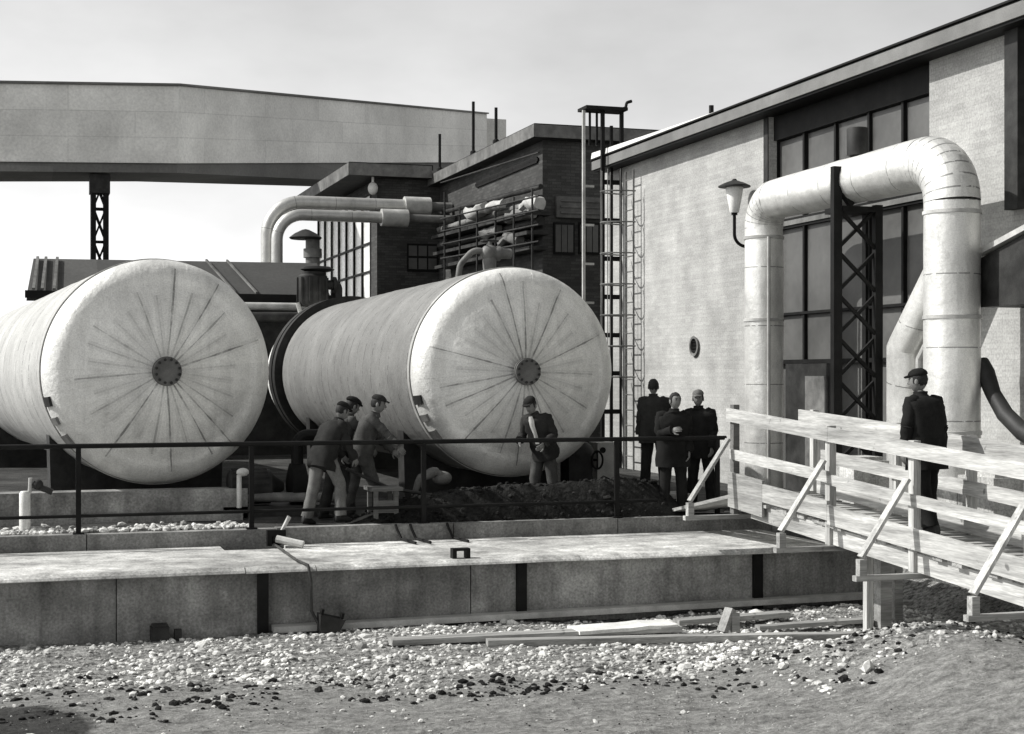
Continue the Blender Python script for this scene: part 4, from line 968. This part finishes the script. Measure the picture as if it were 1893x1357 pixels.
# trestle crate near the workers
q = ony(712, 968, 20.15); b = MB(); zt_ = ony(712, 908, 20.15).z
for dx in (-.13, .15): b.box(q.x + dx - .03, q.x + dx + .03, 20.12, 20.18, 0, zt_); b.box(q.x + dx - .03, q.x + dx + .03, 20.5, 20.56, 0, zt_)
b.box(q.x - .2, q.x + .24, 20.1, 20.6, zt_ + .001, zt_ + .05); b.box(q.x - .11, q.x + .13, 20.13, 20.16, .15, .32)
tag(b.build('wooden_trestle', M['oldwoodd'], origin=(q.x, 20.3, 0)), 'small weathered wooden trestle beside the bending workers', 'trestle')
# hoses lying by the workers
b = MB(); q0 = ony(640, 880, 20.6); q1 = ony(800, 930, 20.4); b.tube(resample(bend([q0 + V((0, 0, .1)), q0.lerp(q1, .5) + V((0, 0, .02)), V((q1.x, q1.y, .35))], .6, 6), .1), .025, 8)
tag(b.build('air_hose', M['rubber'], origin=(q0.x, 20.6, 0), smooth=40), 'dark air hose held by the bending workers', 'hose')
q = ony(1300, 950, 20.35); b = MB(); b.beam((q.x - .75, 20.5, .045), (q.x + .25, 20.2, .05), .22, .05)
tag(b.build('loose_plank', M['oldwood'], origin=(q.x, 20.35, .02)), 'grey plank lying on the platform at the feet of the standing trio', 'plank')
# rubble blocks and sleepers beyond the ramp
for i, (px_, py_, sx, sy, sz, lab) in enumerate(((1775, 905, .5, .3, .3, 'nearest of the pale concrete blocks stacked behind the ramp rails'), (1850, 880, .7, .35, .42, 'tallest pale concrete block seen through the ramp rails at the right edge'), (1590, 850, .55, .3, .3, 'pale concrete block behind the ramp between the lattice support and the left pipe leg'))):
    q = onx(px_, py_, 10.9 + .1 * i); b = MB(); z1_ = max(.25, q.z); b.box(q.x - sx / 2, q.x + sx / 2, q.y - sy, q.y + sy, -.5 if q.y < YL else -.02, z1_)
    b.box(q.x - sx / 2 + .06, q.x + sx / 2 - .06, q.y - sy + .06, q.y + sy - .06, z1_ + .0001, z1_ + .05)
    tag(b.build('concrete_block', M['coping'], origin=(q.x, q.y, -.02)), lab, 'block')
# earth bank right of the wall end, carrying the pipe feet
bm_ = MB(); gx, gy = 60, 40; vs = []; fs = []
for j in range(gy + 1):
    for i in range(gx + 1):
        x = 10.45 + 4.2 * i / gx; y = 11.0 + (YL - .02 - 11.0) * j / gy
        u = max(0, min(1, (x - 10.5) / 2.0)); z = -1.08 + (1.06 * u) * max(0, min(1, (y - 11.2) / 1.5)) + .07 * noise.noise(V((x, y, 0)) * 1.6) * u
        vs.append((x, y, min(z, .02)))
for j in range(gy):
    for i in range(gx):
        a = j * (gx + 1) + i; fs.append((a, a + 1, a + gx + 2, a + gx + 1))
bm_.add(vs, fs); tag(bm_.build('earth_bank', M['ground'], smooth=60), kind='structure')

# ---------------------------------------------------------------- loose stones
ICO = bmesh.new(); bmesh.ops.create_icosphere(ICO, subdivisions=1, radius=1.0); ICO.verts.ensure_lookup_table()
iv = [v.co.copy() for v in ICO.verts]; ifc = [tuple(v.index for v in f.verts) for f in ICO.faces]; ICO.free()
def stones(name, spots, mt):
    m = MB()
    for (x, y, z, r) in spots:
        rx, ry, rz = r * random.uniform(.7, 1.4), r * random.uniform(.7, 1.4), r * random.uniform(.45, .9)
        rot = Matrix.Rotation(random.uniform(0, 6.28), 3, 'Z') @ Matrix.Rotation(random.uniform(-.4, .4), 3, 'X')
        m.add([V((x, y, z)) + rot @ V((p.x * rx * random.uniform(.75, 1.2), p.y * ry * random.uniform(.75, 1.2), p.z * rz * random.uniform(.75, 1.2))) for p in iv], ifc)
    return tag(m.build(name, mt), kind='stuff')
sp_ = []
while len(sp_) < 9500:
    x = random.uniform(-3.5, 12.2); y = random.uniform(12.2, YP - .2)
    lim = 15.0 - .16 * x + .9 * noise.noise(V((x * .7, y * .7, 4)))
    dens = 1 if y > lim else (.10 if y > lim - .6 else .018)
    dens *= .35 + 1.1 * max(0, .5 + noise.noise(V((x * 1.1, y * 1.1, 9))))
    if x > 7 and y > 12.6 + .5 * noise.noise(V((x, y, 1))): dens = max(dens, .45)
    if random.random() > dens: continue
    r = random.choice((.010, .012, .015, .018, .022, .028, .036)) * random.uniform(.8, 1.3)
    if random.random() < .03: r *= 2.0
    sp_.append((x, y, gh(x, y) + r * .12, r))
stones('gravel', sp_[:6200], M['stone']); stones('gravel', sp_[6200:], M['stone_dirty'])
sp_ = []
for k in range(900):
    x = random.uniform(-3, ony(470, 980, 20).x); y = YL + .26 + abs(random.gauss(0, .3)); r = random.choice((.015, .02, .03, .04, .055)) * random.uniform(.7, 1.2)
    sp_.append((x, y, .01 + r * .3, r))
stones('rubble', sp_[:550], M['stone']); stones('rubble', sp_[550:], M['stone_dirty'])
sp_ = []; gp_ = []
for c in range(90):
    cx_ = random.uniform(-1, 9.5); cy_ = 14.75 - .15 * cx_ + random.gauss(0, .5)
    for k in range(random.randint(3, 14)):
        x = cx_ + random.gauss(0, .22); y = cy_ + random.gauss(0, .12); r = random.choice((.012, .018, .026, .036)) * random.uniform(.7, 1.3)
        sp_.append((x, y, gh(x, y) + r * .1, r))
for k in range(2600):
    x = random.uniform(-1.5, 10); y = random.uniform(11, 14.5); r = random.choice((.005, .006, .008, .011)) * random.uniform(.7, 1.3); (sp_ if k < 500 else gp_).append((x, y, gh(x, y) + r * .1, r))
stones('loose_clods', sp_, M['soil']); stones('gravel', gp_, M['stone_dirty'])
sp_ = []
for k in range(300):
    x = random.uniform(ony(700, 960, 20.2).x, ony(1215, 960, 20.2).x); y = random.uniform(YL + .15, YL + .6); r = random.uniform(.015, .05)
    sp_.append((x, y, random.uniform(.0, .12) , r))
for k in range(700):
    p = random.choice(MOUND); r = random.choice((.012, .02, .03, .045)) * random.uniform(.7, 1.2)
    if p[2] > .03: sp_.append((p[0] + random.gauss(0, .03), p[1] + random.gauss(0, .03), p[2] + r * .15, r))
stones('soil_clods', sp_, M['soil'])

# ================================================================ PEOPLE
def rot_about(v, ax, a): return Matrix.Rotation(a, 3, ax) @ v
def skin_body(edges_pts, edges, radii, root):
    me = bpy.data.meshes.new('skin_src'); me.from_pydata([tuple(p) for p in edges_pts], edges, [])
    o = bpy.data.objects.new('skin_src', me); COL.objects.link(o)
    md = o.modifiers.new('skin', 'SKIN'); sd = o.modifiers.new('sub', 'SUBSURF'); sd.levels = 1; sd.render_levels = 1
    for i, r in enumerate(radii):
        me.skin_vertices[0].data[i].radius = (r, r) if not isinstance(r, tuple) else r
        me.skin_vertices[0].data[i].use_root = (i == root)
    dg = bpy.context.evaluated_depsgraph_get(); dg.update(); ev = o.evaluated_get(dg); m2 = ev.to_mesh()
    vs = [v.co.copy() for v in m2.vertices]; fs = [tuple(p.vertices) for p in m2.polygons]
    ev.to_mesh_clear(); bpy.data.objects.remove(o); bpy.data.meshes.remove(me)
    return vs, fs
def person(label, loc, yaw, h, pose, wear, group=None):
    s = h / 1.75
    root = thing('person', label, 'person', loc, group)
    lean, side, twist = R(pose.get('lean', 4)), R(pose.get('side', 0)), R(pose.get('twist', 0))
    X_, Y_, Z_ = V((1, 0, 0)), V((0, 1, 0)), V((0, 0, 1))
    up = rot_about(rot_about(Z_, X_, -lean), Y_, side).normalized()
    fwd = rot_about(rot_about(Y_, X_, -lean), Y_, side); rt = up.cross(fwd) * -1
    rt = fwd.cross(up).normalized(); fwd = up.cross(rt).normalized()
    rt2, fw2 = rot_about(rt, up, twist), rot_about(fwd, up, twist)
    bendq = pose.get('hunch', 0.0)
    P = V((0, 0, 0)); W1 = P + up * .13; C = P + up * .33 + fw2 * .01; N = P + up * .52 + fw2 * (.05 + bendq); 
    sh = {1: C + up * .14 + rt2 * .175 + fw2 * bendq * .7, -1: C + up * .14 - rt2 * .175 + fw2 * bendq * .7}
    hp = R(pose.get('head_pitch', 0)); hy_ = R(pose.get('head_yaw', 0))
    hup = rot_about((up * .4 + Z_ * .6).normalized(), rt, -hp); hf = rot_about(fw2 - hup * fw2.dot(hup), hup, hy_).normalized(); hr_ = hf.cross(hup).normalized()
    HC = N + hup * .145 + hf * .025
    legs = {}
    for sd in (1, -1):
        fl, ab, kn = pose.get('legs', {}).get(sd, (0, 4, 4)); fl, ab, kn = R(fl), R(ab), R(kn)
        hip = P + rt * .088 * sd - V((0, 0, .03)); d = V((math.sin(ab) * sd, math.sin(fl), -math.cos(fl) * math.cos(ab))).normalized()
        knee = hip + d * .43; d2 = V((math.sin(ab) * sd * .8, math.sin(fl - kn), -math.cos(fl - kn))).normalized(); ank = knee + d2 * .42
        legs[sd] = (hip, knee, ank)
    zmin = min(l[2].z for l in legs.values())
    arms = {}
    for sd in (1, -1):
        u, f = pose.get('arms', {}).get(sd, ((.12, .05, -1), (.05, .18, -1)))
        fr = lambda q: (rt2 * q[0] * sd + fw2 * q[1] + up * q[2]).normalized()
        el = sh[sd] + fr(u) * .29; wr = el + fr(f) * .25; arms[sd] = (sh[sd], el, wr, fr(f))
    T = V((0, 0, -zmin + .085))
    mw = Matrix.Rotation(yaw, 3, 'Z')
    def G(p): return V(loc) + mw @ ((V(p) + T) * s)
    # ---- body: one continuous skinned figure
    pts = [P, W1, C, N, N + hup * .06]; ed = [(0, 1), (1, 2), (2, 3), (3, 4)]; rad = [(.12, .095), (.115, .085), (.14, .09), .062, .058]
    for sd in (1, -1):
        a, e_, w_, f_ = arms[sd]; i = len(pts)
        pts += [a, a.lerp(e_, .5), e_, e_.lerp(w_, .5), w_]; ed += [(2, i), (i, i + 1), (i + 1, i + 2), (i + 2, i + 3), (i + 3, i + 4)]; rad += [.058, .048, .040, .038, .026]
        a, k_, n_ = legs[sd]; i = len(pts)
        pts += [a, a.lerp(k_, .5), k_, k_.lerp(n_, .4), n_]; ed += [(0, i), (i, i + 1), (i + 1, i + 2), (i + 2, i + 3), (i + 3, i + 4)]; rad += [.085, .075, .055, .052, .036]
    vs, fs = skin_body(pts, ed, rad, 0)
    b = MB(); b.add([G(v) for v in vs], fs)
    hm_ = Matrix((hr_, hf, hup)).transposed()
    def hfn(p):
        z = p.z / .118; k = 1.0
        if z < 0: k = 1 - .30 * min(1, -z) ** 1.6
        y = p.y
        if y > 0: y *= (1.0 if z > -.1 else 1 + .05 * -z)
        if y > .03 and abs(z) < .25: y -= .006 * (1 - abs(z) / .25)
        return V((p.x * k, y * (k if y < 0 else (1 - .14 * max(0, -z))), p.z))
    rr = mw @ hm_
    b.ell(G(HC), .076 * s, .098 * s, .120 * s, 20, 14, rr, fn=lambda p: hfn(p / s) * s)
    def HP(x, y, z): return G(HC + hm_ @ V((x, y, z)))
    nose = [HP(-.012, .088, .012), HP(.012, .088, .012), HP(.019, .088, -.032), HP(-.019, .088, -.032), HP(0, .098, .008), HP(0, .121, -.026), HP(0, .1, -.036)]
    b.add(nose, [(0, 4, 5, 3), (4, 1, 2, 5), (3, 5, 6), (5, 2, 6), (0, 1, 4), (3, 6, 2)])
    for sd in (1, -1):
        b.ell(HP(.079 * sd, -.008, -.008), .010 * s, .022 * s, .034 * s, 8, 6, rr)
        b.ell(HP(.031 * sd, .083, .018), .014 * s, .008 * s, .008 * s, 8, 5, rr, mi=1)
        b.beam(HP(.014 * sd, .093, .038), HP(.05 * sd, .084, .038), .008 * s, .008 * s, mi=1)
    b.beam(HP(-.024, .088, -.058), HP(.024, .088, -.058), .01 * s, .007 * s, mi=2)
    for sd in (1, -1):          # hands: palm, four unequal bent fingers and a thumb from the side of the palm
        a, e_, w_, f_ = arms[sd]; ref = pose.get('palm', {}).get(sd, -rt2 * sd); n_ = (V(ref) - f_ * V(ref).dot(f_)).normalized(); a_ = n_.cross(f_).normalized() * sd
        pc = w_ + f_ * .045; pm = Matrix((a_, n_, f_)).transposed()
        b.ell(G(pc), .040 * s, .016 * s, .055 * s, 10, 7, mw @ pm)
        cu = pose.get('curl', .5)
        for k, L in enumerate((.072, .08, .075, .06)):
            q = pc + a_ * (.029 - .019 * k) + f_ * .042; d = f_.copy(); pl_ = [q - f_ * .02]
            for j in range(4):
                pl_.append(pl_[-1] + d * L / 3.2); d = (d + n_ * cu * .75).normalized()
            b.tube([G(p) for p in pl_], [.0095 * s, .0095 * s, .0088 * s, .0082 * s, .0065 * s], 7)
        q = pc + a_ * .036 - f_ * .012; d = (a_ * .7 + f_ * .7).normalized(); pl_ = [q - a_ * .01, q + d * .028, q + d * .045 + (f_ + n_ * .5).normalized() * .018, q + d * .05 + (f_ + n_ * .7).normalized() * .038]
        b.tube([G(p) for p in pl_], [.012 * s, .011 * s, .0095 * s, .007 * s], 7)
    b.build('body', [M['skin'], M['eye'], M['lip']], root, smooth=70)
    sdv = V((loc[0] * 3.1, loc[1] * 2.3, 1.7))
    def fold(p, amp, fr=9.0, st=(1, 1, 1.8)): return amp * noise.noise(V((p.x * fr * st[0], p.y * fr * st[1], p.z * fr * st[2])) + sdv)
    def ering(c, r_, f_, rx, ry, n=26, amp=.016, front=0):
        out = []
        for k in range(n):
            q = 2 * math.pi * k / n; cx_, sy_ = math.cos(q), math.sin(q); sx = abs(cx_) ** .85 * (1 if cx_ > 0 else -1); sy = abs(sy_) ** .85 * (1 if sy_ > 0 else -1)
            p = c + r_ * rx * sx + f_ * (ry + front) * sy; dd = (p - c).normalized(); out.append(G(p + dd * fold(p, amp)))
        return out
    # ---- trousers
    b = MB(); b.rings([ering(P + up * .09, rt, fwd, .165, .115), ering(P, rt, fwd, .178, .125), ering(P - Z_ * .09, rt, fwd, .165, .118), ering(P - Z_ * .13, rt, fwd, .12, .08)])
    for sd in (1, -1):
        a, k_, n_ = legs[sd]; pl_ = resample([a + V((0, 0, .03)), k_, n_ - (n_ - k_).normalized() * .01], .06); m = len(pl_); ra = []
        for i in range(m):
            u = i / (m - 1); ra.append((.110 - .030 * min(1, u / .55) + (.004 if u > .85 else 0)) * (1 + .04 * math.sin(i * 2.1 + sd)))
        t_ = MB(); t_.tube(pl_, ra, 14); b.add([G(V(p) + (V(p) - P).normalized() * fold(V(p), .026, 10)) for p in t_.v], t_.f)
    b.build('trousers', M[wear['trousers']], root, smooth=70)
    # ---- boots
    for sd in (1, -1):
        a, k_, n_ = legs[sd]; fd = rot_about(Y_, Z_, -R(10) * sd); toe = pose.get('toe', {}).get(sd, 0); fd = (fd * math.cos(R(toe)) - Z_ * math.sin(R(toe))).normalized(); ud = rt.cross(fd).normalized(); b = MB()
        rg = []
        for (t_, wd, h0, h1) in ((-.085, .025, -.07, -.0), (-.075, .038, -.08, .05), (-.02, .042, -.082, .07), (.04, .046, -.083, .03), (.10, .05, -.084, -.015), (.15, .045, -.084, -.03), (.175, .025, -.08, -.045)):
            c = n_ + fd * t_; rg.append([G(c + rt * (wd * math.cos(q)) + ud * ((h0 + h1) / 2 + (h1 - h0) / 2 * math.sin(q))) for q in [2 * math.pi * k / 12 for k in range(12)]])
        b.rings(rg); b.build('boot', M['boot'], root, smooth=60)
    # ---- jacket
    hem = wear.get('hem', .2); big = wear.get('big', 1.0)
    b = MB(); st = P - up * .0
    rows = [(P - up * hem * .55 - Z_ * hem * .45, rt, fwd, .200 * big, .150 * big), (P - up * .06 * (hem / .2) , rt, fwd, .194 * big, .145 * big), (P + up * .09, rt, fwd, .182 * big, .132 * big), (P + up * .22, rt2, fw2, .19 * big, .132 * big), (C + up * .03 + fw2 * bendq * .4, rt2, fw2, .205 * big, .135 * big), (C + up * .115 + fw2 * bendq * .75, rt2, fw2, .205 * big, .118 * big), (C + up * .165 + fw2 * (bendq * .9 + .015), rt2, fw2, .158, .088), (N - up * .008, rt2, fw2, .09, .08), (N + up * .012, rt2, fw2, .068, .07), (N + hup * .035, rt2, fw2, .072, .072), (N + hup * .04 , rt2, fw2, .064, .064)]
    fine = []
    for i in range(len(rows) - 1):
        for k in range(2):
            t_ = k / 2; q0, q1 = rows[i], rows[i + 1]; fine.append((q0[0].lerp(q1[0], t_), q0[1].lerp(q1[1], t_), q0[2].lerp(q1[2], t_), q0[3] + (q1[3] - q0[3]) * t_, q0[4] + (q1[4] - q0[4]) * t_))
    fine.append(rows[-1])
    b.rings([ering(c, r_, f_, rx, ry, 28, .032 if i < 12 else .006) for i, (c, r_, f_, rx, ry) in enumerate(fine)])
    for sd in (1, -1):
        a, e_, w_, f_ = arms[sd]; pl_ = resample(bend([a - rt2 * .07 * sd - up * .012, a + rt2 * .005 * sd - up * .022, e_, w_ + f_ * .01], [.05, .06], 4), .045); m = len(pl_)
        ra = [(.080 - .022 * min(1, i / (m * .45)) - .006 * (i / m) + .006 * math.sin(i * 2.4)) * big for i in range(m)]
        ra[0] *= .62; ra[1] *= .78; ra[2] *= .9
        t_ = MB(); t_.tube(pl_, ra, 14); b.add([G(V(p) + fold(V(p), .026, 12) * V((1, 1, 1)) * .6) for p in t_.v], t_.f)
    b.build('jacket', M[wear['jacket']], root, smooth=70)
    if wear.get('shirt'):
        b = MB(); ff = []
        for (c, w_, o_) in ((P + up * .1, .035, .137), (P + up * .24, .032, .14), (C + up * .05 + fw2 * bendq * .5, .04, .146), (C + up * .13 + fw2 * bendq * .8, .045, .132), (N + up * .0, .03, .088)):
            ff.append([G(c - rt2 * w_ + fw2 * o_ * big), G(c + rt2 * w_ + fw2 * o_ * big), G(c + rt2 * w_ * .8 + fw2 * (o_ * big + .012)), G(c - rt2 * w_ * .8 + fw2 * (o_ * big + .012))])
        b.rings(ff); b.build('shirt', M['cloth_white'], root, smooth=60)
    if wear.get('cuff'):
        a, e_, w_, f_ = arms[wear['cuff']]; b = MB(); b.tube([G(w_ - f_ * .17), G(w_ + f_ * .01)], [.062 * s, .05 * s], 12, wob=.008); b.build('sleeve', M['cloth_pale'], root, smooth=60)
    # ---- hair
    b = MB()
    def hair(p):
        q = p / s
        if q.y > .035 and q.z < .06: q = V((q.x * .9, .035, q.z))
        lo = -.045 - .04 * max(0, min(1, -q.y / .06))
        if q.z < lo: q.z = lo - (q.z - lo) * .1
        q += q.normalized() * .006 * noise.noise(q * 40 + sdv)
        return q * s
    b.ell(G(HC + hup * .020), .084 * s, .107 * s, .106 * s, 22, 14, rr, fn=hair); b.build('hair', M[wear.get('hair', 'hair')], root, smooth=60)
    # ---- cap
    cp_ = wear.get('cap')
    if cp_:
        b = MB(); k = wear.get('capsize', 1.0)
        tilt = Matrix.Rotation(R(-8), 3, 'X'); rc = rr @ tilt
        def capf(p):
            q = p / s
            if q.z < -.012: q.z = -.012 + (q.z + .012) * .15
            q.z += .10 * max(0, -q.y) * .4
            q += q.normalized() * .006 * noise.noise(q * 25 + sdv)
            return q * s
        b.ell(G(HC + hup * .070 + hf * .0), .085 * k * s, .107 * k * s, .068 * s, 24, 12, rc, fn=capf)
        vis = []
        for (yy, ww, zz) in ((.07, .072, .060), (.105, .064, .054), (.134, .045, .045), (.144, .02, .041)):
            vis.append([HP(-ww, yy, zz), HP(0, yy + .008, zz + .010), HP(ww, yy, zz), HP(ww, yy - .004, zz - .010), HP(0, yy, zz - .004), HP(-ww, yy - .004, zz - .010)])
        b.rings(vis); b.build('cap', M[cp_], root, smooth=60)
    return root

def spot(px, y): q = ony(px, 800, y); return (q.x, y, 0.0)
pull = {1: ((.1, .75, -.65), (-.15, .8, -.55)), -1: ((.1, .6, -.8), (-.25, .9, -.3))}
person('worker with small dark cap, dark jacket and pale trousers, striding and seen from behind', spot(598, 20.35), R(-62), 1.74,
       dict(lean=22, twist=-8, hunch=.02, legs={1: (26, 6, 30), -1: (-9, 6, 3)}, arms={1: ((.15, .5, -.85), (-.2, .8, -.5)), -1: ((.2, .55, -.8), (.0, .9, -.35))}, head_pitch=8, toe={-1: 4}),
       dict(jacket='cloth_dark', trousers='cloth_pale', cap='cloth_black', hem=.2, big=1.12))
person('worker half hidden behind the striding one, wearing a broad dark flat cap', spot(624, 21.0), R(-75), 1.76,
       dict(lean=14, legs={1: (14, 5, 12), -1: (-8, 5, 4)}, arms=pull, head_pitch=10),
       dict(jacket='cloth_mid', trousers='cloth_dark', cap='cloth_black', capsize=1.16))
person('worker in a grey jacket with one pale sleeve reaching forward, beside the right tank', spot(668, 20.75), R(-86), 1.80,
       dict(lean=16, twist=-20, legs={1: (18, 5, 20), -1: (-10, 5, 4)}, arms={1: ((.1, .95, -.62), (-.05, 1, -.62)), -1: ((.1, .6, -.85), (-.1, 1, -.5))}, head_pitch=2),
       dict(jacket='cloth_mid', trousers='cloth_mid', cap='cloth_dark', cuff=1, big=1.08))
person('stooping man in an open dark jacket over a white shirt, before the domed tank end', spot(1006, 20.95), R(118), 1.78,
       dict(lean=17, hunch=.04, twist=12, legs={1: (8, 5, 8), -1: (-4, 6, 5)}, arms={1: ((.35, .15, -.95), (-.35, .9, .05)), -1: ((.3, .1, -1), (-.2, .9, -.2))}, head_pitch=14),
       dict(jacket='cloth_dark', trousers='cloth_mid', cap='cloth_dark', shirt=True, hem=.16, big=1.12))
person('man in dark grey jacket, bareheaded, back turned, leftmost of the standing trio', (spot(1210, 21.3)[0], 21.3, .235), R(-8), 1.74,
       dict(lean=2, legs={1: (0, 5, 3), -1: (2, 5, 4)}, head_yaw=-20),
       dict(jacket='cloth_dark', trousers='cloth_black', big=1.22))
person('man facing the camera in a long dark jacket, middle of the standing trio', spot(1244, 20.18), R(172), 1.78,
       dict(lean=2, legs={1: (2, 4, 4), -1: (-1, 5, 3)}, arms={1: ((.2, .15, -1), (-.55, .75, .25)), -1: ((.18, .1, -1), (-.1, .35, -.9))}, head_yaw=14),
       dict(jacket='cloth_black', trousers='cloth_black', hem=.27, big=1.25))
person('man in a pale cap and dark jacket looking left, rightmost of the standing trio', spot(1296, 21.3), R(128), 1.80,
       dict(lean=4, legs={1: (4, 4, 4), -1: (-2, 5, 3)}, arms={1: ((.2, .2, -1), (-.3, .6, -.6)), -1: ((.2, .1, -1), (.0, .3, -1))}, head_yaw=20),
       dict(jacket='cloth_black', trousers='cloth_black', cap='cloth_pale', hem=.22, big=1.25))
ex = onx(1712, 800, 9.32); 
person('man in a dark cap and dark coat walking up the timber ramp, seen from behind', (9.32, ex.y, zrail(ex.y) - 1.10), R(14), 1.81,
       dict(lean=3, legs={1: (8, 3, 6), -1: (-8, 3, 10)}, arms={1: ((.22, -.05, -1), (.05, .12, -1)), -1: ((.24, .05, -1), (.0, .2, -1))}, head_yaw=25, toe={-1: 8}),
       dict(jacket='cloth_black', trousers='cloth_black', cap='cloth_black', hem=.26, big=1.2))
q = spot(1207, 21.3); b = MB()
for k in range(3): b.box(q[0] - .6, q[0] + .5, 21.02 + .19 * k, 21.2 + .19 * k, .115, .23)
for k in (-.45, .35): b.box(q[0] + k - .06, q[0] + k + .06, 21.0, 21.6, -.02, .114)
tag(b.build('timber_stack', M['oldwood'], origin=(q[0], 21.3, 0)), 'low stack of old timbers under the bareheaded man at the end of the soil heap', 'timber')
